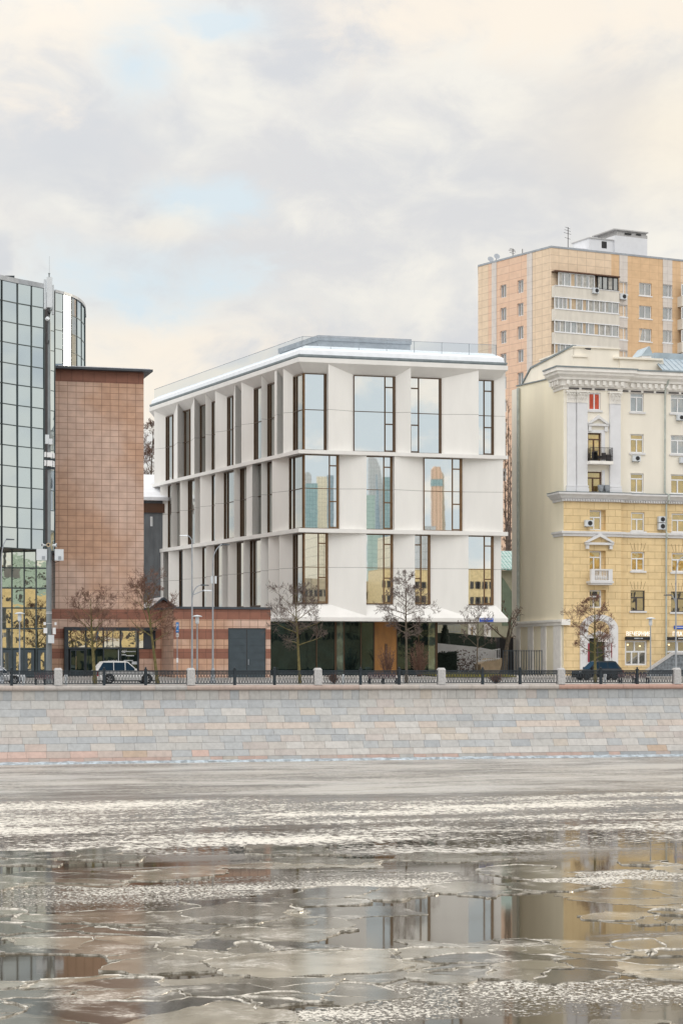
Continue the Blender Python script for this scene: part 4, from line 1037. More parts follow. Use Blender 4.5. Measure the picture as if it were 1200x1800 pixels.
# side wall (blind)
Lw = 13.5
zs_far = YWEST.z(908.5, 679); s_far = YWEST.s(908.5); zs_near = yz(655, 990)
zb_c = YWEST.z(950, 1101)
mm = MB(); mm.add([YWEST.p(s_far, 0, .5), YWEST.p(Lw, 0, .5), YWEST.p(Lw, 0, zs_near - .3), YWEST.p(s_far, 0, zs_far)], [[0, 1, 2, 3]]); mm.build('blind_side_wall', M['blind_wall'], yh)
mm = MB(); mm.fbox(YWEST, s_far - .1, Lw + .0, .004, .22, zb_c, zb_c + .32); mm.fbox(YWEST, s_far - .1, Lw + .0, .004, .35, zb_c + .32, zb_c + .55); mm.fbox(YL, -.3, ys(1000), .004, .3, zb_c, zb_c + .55)
mm.build('side_cornice', M['cream_trim'], yh)
for a, b in ((909, 915), (929, 938), (952, 960.5), (974, 987)):
    mm = MB(); mm.fbox(YWEST, YWEST.s(a), YWEST.s(b), .004, .12, .5, zb_c); mm.build('side_pilaster', M['cream_trim'], yh)
mm = MB(); mm.fbox(YWEST, s_far - 1.5, s_far, -8, 0, .5, zs_far - .2); mm.build('back_wall', M['cream'], yh)
# cornices as swept mouldings round the corner bay
YP = [(yc.x, YY + 2.4), (yc.x, YY), (yc.x + s_r, YY), (yc.x + s_r, YY + RS), (yc.x + s_e, YY + RS)]
zc0 = yz(650); H = lambda y: yz(y)
prof = [(1.15, H(650)), (1.15, H(656)), (1.0, H(657)), (.95, H(661)), (.62, H(665.5)), (.60, H(669)), (.32, H(670)), (.30, H(680)), (.12, H(681)), (.10, H(686)), (-.2, H(686)), (-.2, H(650))]
mm = MB(); mm.sweep(YP, prof); mm.build('main_cornice', M['cream_trim'], yh)
mm = MB()
for s_ in [i * .62 + .1 for i in range(int(s_e / .62))]:
    fr = YL if s_ < s_r else YM; mm.fbox(fr, s_, s_ + .30, .305, .56, H(677.5), H(670.2))
for i in range(4): mm.fbox(YWEST, Lw - .4 - i * .62, Lw - .1 - i * .62, .305, .56, H(677.5), H(670.2))
mm.build('cornice_block', M['cream_trim'], yh)
mm = MB()
for s_ in [i * 1.32 + .5 for i in range(int(s_e / 1.32))]:
    fr = YL if s_ + 1.1 < s_r else YM
    mm.fbox(fr, s_, s_ + 1.05, .11, .15, H(685.2), H(682.6))
mm.build('frieze_panel', M['stone_dark'], yh)
mm = MB(); mm.sweep(YP, [(1.24, H(648)), (1.24, H(650) - .004), (-.1, H(650) - .004), (-.1, H(646.5))]); mm.build('gutter', M['gutter'], yh)
mm = MB(); mm.sweep(YP, [(.75, z_mid1 - .02), (.75, H(870)), (.55, H(873)), (.35, H(877)), (.22, H(877.5)), (.18, z_mid0), (-.15, z_mid0), (-.15, z_mid1)])
mm.sweep(YP, [(.78, z_mid1), (.78, z_mid1 + .05), (-.1, z_mid1 + .12), (-.1, z_mid1)], 1); mm.build('middle_cornice', [M['trim_white'], M['gutter']], yh)
for fr, a, b in ((YL, 0, s_r + .1), (YM, s_r + .25, s_e)):
    n = int((b - a) / .26); zu, zl, zm = H(877.6), H(881.3), H(878.2); P = [(a, zu), (a + n * .26, zu)]
    for i in range(n - 1, -1, -1): x = a + i * .26; P += [(x + .26, zm), (x + .20, zm), (x + .20, zl), (x + .06, zl), (x + .06, zm)]
    P.append((a, zm)); mm = MB(); mm.fprism(fr, P, .15, .34); mm.build('dentil_moulding', M['trim_white'], yh)
mm = MB(); mm.sweep(YP, [(.32, z_str1), (.30, H(938)), (.15, H(939)), (.13, z_str0), (-.1, z_str0), (-.1, z_str1 + .05)]); mm.build('string_course', M['trim_white'], yh)
# pilasters with leafy capitals
def pilaster(a, b, d=.28, fr=YL):
    sa, sb = fr.s(a), fr.s(b); z0, z1 = H(865.5), H(709); p_ = MB()
    p_.fbox(fr, sa, sb, .0, d, z0 + .62, z1)
    p_.fbox(fr, sa - .10, sb + .10, 0, d + .12, z0, z0 + .36); p_.fbox(fr, sa - .05, sb + .05, 0, d + .06, z0 + .36, z0 + .50); p_.fbox(fr, sa - .08, sb + .08, 0, d + .09, z0 + .50, z0 + .62)
    o = p_.build('pilaster', M['pilaster'], yh)
    c = MB(); zt_ = H(688); h = zt_ - z1; W_ = sb - sa
    c.fbox(fr, sa - .14, sb + .14, 0, d + .18, zt_ - .14, zt_); c.fbox(fr, sa - .02, sb + .02, 0, d + .02, z1, zt_ - .14); c.fbox(fr, sa - .05, sb + .05, 0, d + .06, z1, z1 + .07)
    for row, (n, zz, out) in enumerate(((4, .10, .10), (3, .42, .15))):
        for i in range(n):
            x = sa + W_ * (i + .5) / n; lw = W_ / n * .42
            pts = [(0, 0), (.04, .18), (out, .34), (out + .07, .30)]
            for j in range(3):
                (o0, h0), (o1, h1) = pts[j], pts[j + 1]; w0, w1 = lw * (1 - .12 * j), lw * (1 - .12 * (j + 1))
                c.hexa([fr.p(x - w0, d + o0 + .05, z1 + h * zz + h0), fr.p(x + w0, d + o0 + .05, z1 + h * zz + h0), fr.p(x + w0, d + o0, z1 + h * zz + h0), fr.p(x - w0, d + o0, z1 + h * zz + h0),
                        fr.p(x - w1, d + o1 + .05, z1 + h * zz + h1), fr.p(x + w1, d + o1 + .05, z1 + h * zz + h1), fr.p(x + w1, d + o1, z1 + h * zz + h1), fr.p(x - w1, d + o1, z1 + h * zz + h1)])
    for sgn, x in ((-1, sa - .02), (1, sb + .02)):
        for k in range(10):
            t0, t1 = k * .65, (k + 1) * .65; r0, r1 = .20 - k * .015, .20 - (k + 1) * .015
            a0 = fr.p(x - sgn * (.12 - r0 * math.cos(t0)), d + .14, zt_ - .36 + r0 * math.sin(t0)); a1 = fr.p(x - sgn * (.12 - r1 * math.cos(t1)), d + .14, zt_ - .36 + r1 * math.sin(t1))
            c.tube([a0, a1], .045, 5)
    c.build('capital', M['cream_trim'], o)
pilaster(996, 1011.5, .12); pilaster(1012.5, 1030.5); pilaster(1070, 1088.5)
# attic storey
AT = Fr((at_y(1009, YY + 3.0), YY + 3.0), (1, 0)); az = lambda y, p=1040: AT.z(p, y); as_ = lambda p: AT.s(p)
zg = H(649)
mm = MB(); mm.fbox(AT, 0, as_(1088), -9, 0, zg, az(612)); mm.fbox(AT, -.12, as_(1089), -9.1, .14, az(612), az(609.5)); mm.fbox(AT, as_(1088), as_(1165), -8, .12, zg, az(632, 1110)); mm.fbox(AT, as_(1077), as_(1163), -8, .32, az(632, 1110), az(628.5, 1110)); mm.fbox(AT, -.15, as_(1030), 0, .18, zg, az(629)); mm.fbox(AT, -.35, as_(1031), 0, .3, az(629), az(626))
mm.build('attic_wall', M['cream'], yh)
AW = Fr((AT.o.x - .05, YY + 14.5), (0, -1)); sfa, snr = AW.s(908.5), 11.4
q1 = (AW.s(933), AW.z(933, 648)); zfar = zs_far
mm = MB(); mm.add([AW.p(sfa, .0, zg - 3), AW.p(snr, 0, zg - .5), AW.p(snr, 0, az(610)), AW.p(q1[0], 0, q1[1]), AW.p(sfa, 0, zfar)], [[0, 1, 2, 3, 4]]); mm.build('gable_wall', M['cream'], yh)
cp = MB(); 
def strip3(p0, p1, fr, w=.16):
    cp.hexa([fr.p(p0[0], .12, p0[1]), fr.p(p1[0], .12, p1[1]), fr.p(p1[0], -.3, p1[1]), fr.p(p0[0], -.3, p0[1]), fr.p(p0[0], .12, p0[1] + w), fr.p(p1[0], .12, p1[1] + w), fr.p(p1[0], -.3, p1[1] + w), fr.p(p0[0], -.3, p0[1] + w)])
strip3((sfa, zfar), q1, AW); strip3(q1, (snr, az(610)), AW); strip3((s_far, zs_far), (Lw, zs_near - .3), YWEST, .1); cp.build('gable_flashing', M['gutter'], yh)
RF = Fr(AT.p(0, 0, 0), (1, 0)); mm = MB()
s0_, s1_ = as_(1158), as_(1400); e0, e1 = H(648) + .05, az(624, 1190)
mm.hexa([RF.p(s0_ - 1.2, 3.4, e0), RF.p(s1_, 3.4, e0), RF.p(s1_, -3, e1), RF.p(s0_ + .6, -3, e1), RF.p(s0_ - 1.2, 3.4, e0 + .08), RF.p(s1_, 3.4, e0 + .08), RF.p(s1_, -3, e1 + .08), RF.p(s0_ + .6, -3, e1 + .08)])
n = int((s1_ - s0_) / .55)
for i in range(n):
    a = s0_ - 1.0 + i * .55; b = s0_ + .7 + i * .55
    mm.hexa([RF.p(a, 3.4, e0 + .08), RF.p(a + .05, 3.4, e0 + .08), RF.p(b + .05, -3, e1 + .08), RF.p(b, -3, e1 + .08), RF.p(a, 3.4, e0 + .15), RF.p(a + .05, 3.4, e0 + .15), RF.p(b + .05, -3, e1 + .15), RF.p(b, -3, e1 + .15)])
mm.box(RF.o.x + s0_ + 1, RF.o.x + s1_, YY + 6.3, YY + 10, e1 - 1, e1 + .7); mm.build('metal_roof', M['roof_metal'], yh)
mm = MB(); a, b = as_(1137), as_(1158); zz = az(621, 1148); mm.fbox(AT, a + .15, b - .15, -4, -1.5, zg, zz); ch = mm.build('chimney', M['trim_white'], yh)
mm = MB(); c_ = b - .35; mm.fprism(AT, [(a, zz - .05), (b, zz), (c_, az(604.5, 1150)), (c_ - .12, az(604.5, 1150))], -4.1, -1.4); mm.build('chimney_cap', M['roof_metal'], ch)
# pediments
def pediment(fr, a, b, y0, yt, d, bracket=0.0):
    sa, sb = fr.s(a), fr.s(b); z0, z1 = fr.z(1050, y0), fr.z(1050, yt); c = (sa + sb) / 2; hh = z1 - z0; p_ = MB(); w = .22
    p_.fbox(fr, sa + .06, sb - .06, .004, d * .8, z0 - .22, z0)
    p_.fprism(fr, [(sa, z0), (sa + .32, z0), (c, z1 - .33), (c, z1)], .004, d); p_.fprism(fr, [(c, z1), (c, z1 - .33), (sb - .32, z0), (sb, z0)], .004, d)
    p_.fprism(fr, [(sa + .3, z0 + .004), (sb - .3, z0 + .004), (c, z1 - .34)], .004, d * .25, 1)
    for x in (sa + .15, sb - .45):
        if bracket: p_.fbox(fr, x, x + .3, .004, d * .6, z0 - .22 - bracket, z0 - .225)
    p_.build('pediment', [M['trim_white'], M['cream'] if not bracket or y0 < 800 else M['yellow_rust']], yh)
pediment(YL, 1030.5, 1069, 745, 730, .35, .5); pediment(YL, 1025.5, 1077, 954, 937.5, .5, .4)
mm = MB(); h = rt['bdoor']; mm.fbox(YL, h[0] - .35, h[0] - .01, .004, .09, h[2], h[3] + .3); mm.fbox(YL, h[1] + .01, h[1] + .38, .004, .09, h[2], h[3] + .3); mm.fbox(YL, h[0] - .01, h[1] + .01, .004, .088, h[3] + .01, h[3] + .3)
h = rt['ldoor']; mm.fbox(YL, h[1] + .01, h[1] + .3, .004, .09, h[2], h[3] + .15); mm.build('door_surround', M['pilaster'], yh)
# balconies
mm = MB(); a, b = ys(1030), ys(1070.5); z0, z1 = yz(817), yz(811.5); mm.fbox(YL, a, b, .0, 1.0, z0, z1); bl = mm.build('balcony', M['cream_trim'], yh)
mm = MB(); zt_ = yz(788.5)
for s_ in [a + .05 + (b - a - .1) * i / 16 for i in range(17)]: mm.fbox(YL, s_ - .012, s_ + .012, .93, .955, z1, zt_)
for i in range(7): mm.fbox(YL, a + .04, a + .064, .1 + i * .13, .124 + i * .13, z1, zt_); mm.fbox(YL, b - .064, b - .04, .1 + i * .13, .124 + i * .13, z1, zt_)
for zz in (z1 + .12, z1 + .45, zt_): mm.fbox(YL, a + .03, b - .03, .92, .96, zz, zz + .04)
mm.build('iron_railing', M['black'], bl)
mm = MB(); rnd = random.Random(12)
for i in range(9):
    x = a + .3 + rnd.random() * (b - a - .9); mm.fbox(YL, x, x + rnd.uniform(.15, .5), .55, .85, z1 + rnd.uniform(0, .35), z1 + rnd.uniform(.4, 1.0))
jn = mm.build('flower_box', [M['stone_dark']], None); tag(jn, 'heap of dark boxes and chairs on the upper iron balcony of the yellow house', 'boxes')
mm = MB(); a, b = ys(1030), ys(1071); z0, z1, zt_ = yz(1028.5), yz(1022), yz(1001)
mm.fbox(YL, a, b, 0, 1.05, z0 + .16, z1); mm.fbox(YL, a + .12, b - .12, 0, .95, z0, z0 + .16); bl2 = mm.build('balcony', M['trim_white'], yh)
mm = MB(); mm.fbox(YL, a + .1, a + .5, .62, .98, z1, zt_); mm.fbox(YL, b - .5, b - .1, .62, .98, z1, zt_); mm.fbox(YL, a + .5, b - .5, .66, .96, zt_ - .14, zt_); mm.fbox(YL, a + .5, b - .5, .66, .96, z1, z1 + .08)
for i in range(7):
    q = YL.p(a + .66 + (b - a - 1.32) * i / 6, .81, z1 + .08); hh = zt_ - .14 - z1 - .08
    mm.lathe([(.05, 0), (.085, hh * .3), (.04, hh * .62), (.065, hh)], q, 8)
mm.build('baluster_rail', M['trim_white'], bl2)
# arched entrance
zsp = yz(1106); ca = (ys(1018.5) + ys(1085)) / 2; ro = (ys(1085) - ys(1018.5)) / 2; ri = ro - .62; rz = (yz(1080) - zsp) / ro
mm = MB(); n = 20
for i in range(n):
    t0, t1 = math.pi * i / n, math.pi * (i + 1) / n
    P = lambda r, t: (ca - r * math.cos(t), zsp + r * rz * math.sin(t))
    a0, a1, b0, b1 = P(ro, t0), P(ro, t1), P(ri, t0), P(ri, t1); mm.fprism(YL, [a0, a1, b1, b0], -.1, .16)
    c0, c1 = P(ri - .003, t0), P(ri - .003, t1); e0_, e1_ = P(ri - .22, t0), P(ri - .22, t1); mm.fprism(YL, [c0, c1, e1_, e0_], -.1, .06)
for sg_ in (-1, 1): 
    x0, x1 = ca + sg_ * ri, ca + sg_ * ro; mm.fbox(YL, min(x0, x1), max(x0, x1), -.1, .16, .5, zsp - .003)
    x0, x1 = ca + sg_ * (ri - .22), ca + sg_ * (ri - .003); mm.fbox(YL, min(x0, x1), max(x0, x1), -.1, .06, .5, zsp - .003)
mm.build('entrance_arch', M['trim_white'], yh)
mm = MB(); pts = [(ca - (ri - .22) * math.cos(math.pi * i / n), zsp + (ri - .22) * rz * math.sin(math.pi * i / n)) for i in range(n + 1)]; mm.fprism(YL, [(ca + ri - .22, yz(1121))] + [(ca + ri - .22, zsp)] + pts[::-1][1:-1] + [(ca - ri + .22, zsp), (ca - ri + .22, yz(1121))], -.2, -.06); mm.build('tympanum', M['yellow_rust'], yh)
mm = MB(); mm.fbox(YL, ca - ri + .22, ca + ri - .22, -.55, -.45, .5, yz(1121)); mm.build('porch_back', M['black'], yh)
pediment(YL, 1030, 1074, 1118, 1109, .2)
mm = MB()
for a, b in ((1030, 1036), (1064.5, 1072)): mm.fbox(YL, ys(a), ys(b), -.4, -.1, .5, yz(1122))
mm.build('door_jamb', M['pilaster'], yh)
o = window(yh, YL, ys(1037), ys(1064), .55, yz(1126), -.42, M['stone_dark'], M['glass_lobby'], [('v', ys(1052.5), .6, yz(1126)), ('h', yz(1147), ys(1037), ys(1064))], .1, .08); o.name = 'shop_door'
t_ = text_mb('SEE', YL, ys(1050.5), ys(1069), yz(1128), yz(1121.8), .0, .06); t_.build('sign_lettering', M['lit_sign'], yh)
mm = MB(); mm.fbox(YL, ys(1032.5), ys(1034.5), .0, .15, yz(1164), yz(1131)); mm.fbox(YL, ys(1073.5), ys(1075.5), .0, .15, yz(1156), yz(1131)); mm.build('red_banner', pmat('red_banner', (.28, .015, .04), .7), yh)
# shop lettering and awnings
t_ = text_mb('ВЕЧЕРНИЕ', YM, ms(1099.5), ms(1142), mz(1118.3), mz(1110.3), .10, .08, spacing=1.06); t_.build('sign_lettering', M['lit_sign'], yh)
t_ = text_mb('ПЛАТЬЯ', YM, ms(1181), ms(1213), mz(1118.6, 1190), mz(1110.6, 1190), .10, .08, spacing=1.06); t_.build('sign_lettering', M['lit_sign'], yh)
for a, b in ((1098, 1141.5), (1171.5, 1222)):
    mm = MB(); mm.fbox(YM, ms(a), ms(b), .004, .35, mz(1125), mz(1119.7)); mm.build('awning', M['black'], yh)
    mm = MB(); c = ms(a) + (ms(b) - ms(a)) * .5; rnd = random.Random(6)
    for i in range(7): mm.fbox(YM, c - .45 + i * .13, c - .45 + i * .13 + rnd.uniform(.06, .1), .352, .36, mz(1123.2), mz(1121.4))
    mm.build('awning_lettering', M['pale_plastic'], yh)
# downpipes
def pipe(pts, r, name, mat, par): q = MB(); q.tube(pts, r, 8); return q.build(name, mat, par)
s_ = ms(1169); pipe([YM.p(s_, 1.0, H(652)), YM.p(s_, .75, H(664)), YM.p(s_ - .15, .3, H(680)), YM.p(s_ - .15, .22, H(862)), YM.p(s_, .85, H(868)), YM.p(s_, .85, H(876)), YM.p(s_, .22, H(884)), YM.p(s_, .22, H(932)), YM.p(s_, .42, H(936)), YM.p(s_, .42, H(941)), YM.p(s_, .2, H(946)), YM.p(s_, .2, .8)], .09, 'downpipe', M['downpipe'], yh)
s_ = YWEST.s(910.5, .2); pipe([YWEST.p(s_, .2, zs_far - .3), YWEST.p(s_, .2, zb_c + .6)], .16, 'downpipe', M['downpipe'], yh)
# ------- air conditioners
def ac(fr, px0, px1, y0, y1, label, d=.05, grp='air conditioners on the house fronts'):
    a, b = fr.s(px0), fr.s(px1); z0, z1 = fr.z(px0, y1), fr.z(px0, y0); c = ((a + b) / 2, (z0 + z1) / 2)
    root = thing('air_conditioner', label, 'air conditioner', fr.p(c[0], d, z0), grp)
    q = MB(); q.fbox(fr, a, b, d + .04, d + .38, z0, z1); q.build('casing', M['pale_plastic'], root)
    q = MB(); r = (z1 - z0) * .38; cc = c[0] + (b - a) * .12; pts = [(cc + r * math.cos(k * math.pi / 8), c[1] + r * math.sin(k * math.pi / 8)) for k in range(16)]
    q.fprism(fr, pts, d + .382, d + .40); q.build('fan_grille', M['black'], root)
    q = MB(); q.fbox(fr, a + .08, a + .12, d - .05, d + .36, z0 - .06, z0 - .002); q.fbox(fr, b - .12, b - .08, d - .05, d + .36, z0 - .06, z0 - .002); q.build('bracket', M['grey_metal'], root)
ac(YM, 1109, 1122.5, 801, 811, 'air conditioner under the cream window with golden glass, left of the downpipe')
ac(YM, 1187, 1199, 729.5, 739, 'air conditioner highest on the cream wall, right of the downpipe')
ac(YM, 1192, 1206, 804, 814, 'air conditioner at the right picture edge below the middle cream window')
ac(YL, 1025.5, 1039, 914.5, 925.5, 'air conditioner beside the yellow corner bay window, left of the glass')
ac(YM, 1154, 1166, 908, 918.5, 'upper of two stacked air conditioners left of the downpipe')
ac(YM, 1154, 1166, 920, 931, 'lower of two stacked air conditioners left of the downpipe')
ac(TR, 1034, 1044, 507.5, 517, 'air conditioner on the white loggia band of the orange tower', .78)
ac(TR, 1086.5, 1098.5, 516, 526, 'air conditioner under a pale strip window of the orange tower', .05)
for px_, lb in ((1052, 'left of two white plant tubs on the lower corner balcony'), (1063, 'right of two white plant tubs on the lower corner balcony')):
    q = MB(); p_ = YL.p(ys(px_), .45, z_mid1 + .12); q.lathe([(.2, 0), (.28, .3), (.3, .62), (.26, .62), (.22, .5)], p_, 10)
    tag(q.build('plant_tub', M['grey_metal'], None, loc=p_), lb, 'plant tub')
# security camera on the attic
q = MB(); p_ = AT.p(as_(1028), .35, az(614)); q.tube([p_, (p_[0] + .2, p_[1] - .5, p_[2] - .1)], .1, 8); q.tube([(p_[0], p_[1] + .35, p_[2] + .1), p_], .04, 6)
tag(q.build('security_camera', M['black'], None), 'small dark security camera on the cream attic wall', 'camera')

# ================================================================== BACKYARD BETWEEN THE WHITE OFFICE AND THE YELLOW HOUSE
GR = Fr((at_y(880, 62), 62), (1, 0)); gr = thing('green_roofed_building', 'olive building with green tiled roof in the gap beside the yellow house', 'building', (at_y(893, 64), 64, .6))
a, b = GR.s(770), GR.s(925); ze = GR.z(893, 1003); zr = GR.z(893, 968)
mm = MB(); mm.fbox(GR, a, b, -8, 0, .6, ze); mm.build('wall', M['olive_wall'], gr)
mm = MB(); mm.hexa([GR.p(a, .7, ze), GR.p(b, .7, ze), GR.p(b, -4, zr), GR.p(a, -4, zr), GR.p(a, .7, ze + .2), GR.p(b, .7, ze + .2), GR.p(b, -4, zr + .2), GR.p(a, -4, zr + .2)]); rf = mm.build('roof', M['green_roof'], gr)
mm = MB(); c0, c1 = GR.s(882), GR.s(902); zc0_ = GR.z(893, 1029); mm.fprism(GR, [(c0, GR.z(893, 1100)), (c1, GR.z(893, 1100)), (c1, zc0_ - 1.0), ((c0 + c1) / 2 - .4, zc0_ + .6), (c0, zc0_ + .9)], .003, .06); mm.build('arched_panel', M['green_wall'], gr)
window(gr, GR, GR.s(822), GR.s(836), GR.z(830, 1122), GR.z(830, 1097), .01, M['cream_trim'], M['glass_side'], (), .35, .1); window(gr, GR, GR.s(850), GR.s(862), GR.z(830, 1122), GR.z(830, 1097), .01, M['cream_trim'], M['glass_side'], (), .35, .1)
BY = Fr((at_y(770, 46), 46), (1, 0)); b_s = BY.s; b_z = lambda y: BY.z(840, y)
mm = MB(); mm.fprism(BY, [(b_s(768), .6), (b_s(912), .6), (b_s(912), b_z(1122)), (b_s(865), b_z(1120)), (b_s(795), b_z(1113)), (b_s(768), b_z(1113))], -1.0, 0)
tag(mm.build('dark_hedge', M['evergreen'], None), 'long dark clipped hedge behind the terrace under the white overhang', 'hedge')
BY2 = Fr((at_y(770, 40), 40), (1, 0)); q = BY2.s; z_ = lambda y: BY2.z(840, y)
mm = MB(); mm.fprism(BY2, [(q(767), .6), (q(884), .6), (q(884), z_(1146)), (q(842), z_(1138)), (q(768), z_(1131))], -.4, 0); tag(mm.build('terrace_wall', M['white_paint'], None), 'white sloping terrace wall in the yard beside the lobby', 'wall')
BY3 = Fr((at_y(770, 36), 36), (1, 0)); q3 = BY3.s; z3 = lambda y: BY3.z(840, y); rnd = random.Random(17)
def leafy(mb, fr, s0, s1, d0, d1, z0, z1, n, sz, rnd, shape=None, m=0):
    for _ in range(n):
        s_, d_, zz = rnd.uniform(s0, s1), rnd.uniform(d0, d1), rnd.uniform(z0, z1)
        if shape and not shape(s_, d_, zz): continue
        p_ = Vector(fr.p(s_, d_, zz)); u = Vector((rnd.gauss(0, 1), rnd.gauss(0, 1), rnd.gauss(0, 1))).normalized(); v = u.orthogonal().normalized(); w = sz * rnd.uniform(.5, 1.3)
        mb.add([p_ - u * w - v * w * .4, p_ + u * w - v * w * .4, p_ + u * w * .6 + v * w * .5, p_ - u * w * .5 + v * w * .6], [[0, 1, 2, 3]], m)
mm = MB(); mm.fbox(BY3, q3(770.5), q3(803), -1.2, -.1, .6, z3(1148)); leafy(mm, BY3, q3(769), q3(806), -1.3, 0, .6, z3(1146), 900, .16, rnd); tag(mm.build('clipped_bush', M['evergreen'], None), 'dark blocky evergreen bush right of the lobby glass', 'bush')
mm = MB(); leafy(mm, BY3, q3(805), q3(858), -1.5, 0, .6, z3(1143), 800, .12, rnd, lambda s_, d_, zz: zz < z3(1158) or rnd.random() < .35); tag(mm.build('bare_shrub', M['twig_grey'], None), 'tangled bare shrub on the terrace in front of the white wall', 'bush')
TH_ = Fr((at_y(785, 48), 44), (1, 0)); mm = MB(); p_ = (at_y(782, 43.5), 43.5, 2.5); z1_ = zt(1099, t_of_y(782, 43.5)); hh = z1_ - 2.5
mm.lathe([(.45, 0), (.55, hh * .3), (.42, hh * .65), (.15, hh * .93), (.02, hh)], p_, 10)
for _ in range(700):
    f = rnd.random(); r_ = .58 * (1 - f) ** .5 * 1.05; an = rnd.random() * 6.28; c = Vector((p_[0] + r_ * math.cos(an), p_[1] + r_ * math.sin(an), 2.5 + hh * f)); u = Vector((rnd.gauss(0, 1), rnd.gauss(0, 1), 1.5)).normalized() * .16; v = u.orthogonal().normalized() * .06
    mm.add([c - u - v, c - u + v, c + u + v, c + u - v], [[0, 1, 2, 3]])
o = thing('thuja_tree', 'narrow dark evergreen column in the yard right of the lobby', 'tree', p_); mm.build('crown', M['evergreen'], o); q_ = MB(); q_.tube([(p_[0], p_[1], .6), p_], .12, 6); q_.build('trunk', M['bark'], o)
def bar_fence(name, label, fr, a, b, z0, z1, step, mat, r=.02, slope=0.0):
    root = thing(name, label, 'fence', fr.p((a + b) / 2, 0, z0)); m_ = MB(); n = int((b - a) / step)
    for i in range(n + 1):
        s_ = a + (b - a) * i / n; k = slope * i / n; m_.fbox(fr, s_ - r, s_ + r, -r, r, z0 + k, z1 + k)
    m_.build('bars', M[mat], root)
    for zz in (z0 + .12, z1 - .1):
        m_ = MB()
        m_.hexa([fr.p(a, .03, zz), fr.p(b, .03, zz + slope), fr.p(b, -.03, zz + slope), fr.p(a, -.03, zz), fr.p(a, .03, zz + .06), fr.p(b, .03, zz + .06 + slope), fr.p(b, -.03, zz + .06 + slope), fr.p(a, -.03, zz + .06)])
        m_.build('rail', M[mat], root)
    return root
bar_fence('terrace_fence', 'grey bar fence high on the terrace behind the evergreen column', BY, b_s(784), b_s(808), b_z(1113), b_z(1098), .16, 'grey_metal')
BY4 = Fr((at_y(770, 34), 34), (1, 0)); bar_fence('ramp_fence', 'white bar railing along the sloping ramp behind the bare shrub', BY4, BY4.s(836), BY4.s(878), BY4.z(850, 1166), BY4.z(850, 1146), .17, 'frame_white', slope=.35)
mm = MB(); mm.fprism(BY4, [(BY4.s(846), .6), (BY4.s(883), .6), (BY4.s(883), BY4.z(860, 1157)), (BY4.s(862), BY4.z(860, 1157)), (BY4.s(846), BY4.z(860, 1168))], -2, -.2); tag(mm.build('ramp_wall', M['beige_wall'], None), 'beige sloping ramp wall in the yard behind the grey fence', 'wall')
YF1 = Fr((at_y(884, 26.5), 26.5), (1, 0)); fz0, fz1 = .6, YF1.z(920, 1143)
bar_fence('yard_fence', 'tall grey bar fence closing the yard beside the yellow house', YF1, YF1.s(884), YF1.s(952), fz0, fz1, .26, 'dark_metal', .028)
mm = MB(); mm.fbox(BY3, q3(884), q3(908), -2, -1, .6, z3(1120)); tag(mm.build('garden_wall', M['black'], None), 'black wall panel behind the yard fence next to the yellow house', 'wall')
st = Fr((at_y(1140, 21.5), 21.5), (1, 0)); s_ = st.s; z_ = lambda y: st.z(1170, y)
ss = thing('stone_staircase', 'stone staircase with sloping grey parapet at the yellow shop front', 'staircase', st.p(s_(1165), 0, .5))
mm = MB(); mm.fprism(st, [(s_(1138), .5), (s_(1187), .5), (s_(1187), z_(1151)), (s_(1184), z_(1151)), (s_(1144), z_(1178))], -.3, 0); mm.fprism(st, [(s_(1187.2), .5), (s_(1215), .5), (s_(1215), z_(1151)), (s_(1187.2), z_(1151))], -.3, 0); mm.build('parapet', pmat('dark_stone', (.17, .19, .21), .8, var=.4, scale=4), ss)
mm = MB(); mm.fprism(st, [(s_(1136), z_(1178)), (s_(1143), z_(1178)), (s_(1183), z_(1151)), (s_(1216), z_(1151)), (s_(1216), z_(1147)), (s_(1182), z_(1147))], -.4, .08); mm.build('coping', M['granite'], ss)
mm = MB()
for i in range(9): mm.fbox(st, s_(1142) + i * .27, s_(1142) + i * .27 + 2.5, -2.0, -.42, .5, .6 + (i + 1) * .15)
mm.build('steps', M['granite'], ss)
# lawn strip with leaves under the yard
m = MB(); x0, x1 = at_y(770, 20), at_y(890, 20); m.quad((x0, 17.3, gz(17.3) + .06), (x1, 17.3, gz(17.3) + .06), (x1, 25.5, gz(25.5) + .12), (x0, 25.5, gz(25.5) + .12)); structure(m.build('lawn_soil', M['soil']))
m = MB(); rnd = random.Random(31)
for _ in range(5200):
    x, y = rnd.uniform(x0, x1), rnd.uniform(17.3, 25.4); h_ = rnd.uniform(.10, .30); a_ = rnd.random() * 3.14; dx, dy = .03 * math.cos(a_), .03 * math.sin(a_); z0 = gz(y) + .05
    m.add([(x - dx, y - dy, z0), (x + dx, y + dy, z0), (x + rnd.uniform(-.08, .08), y, z0 + h_)], [[0, 1, 2]])
o = m.build('lawn_grass', pmat('grass', (.23, .21, .05), .9, var=.45, scale=6)); tag(o, 'yellowed winter grass on the strip in front of the yard', 'grass', kind='stuff')

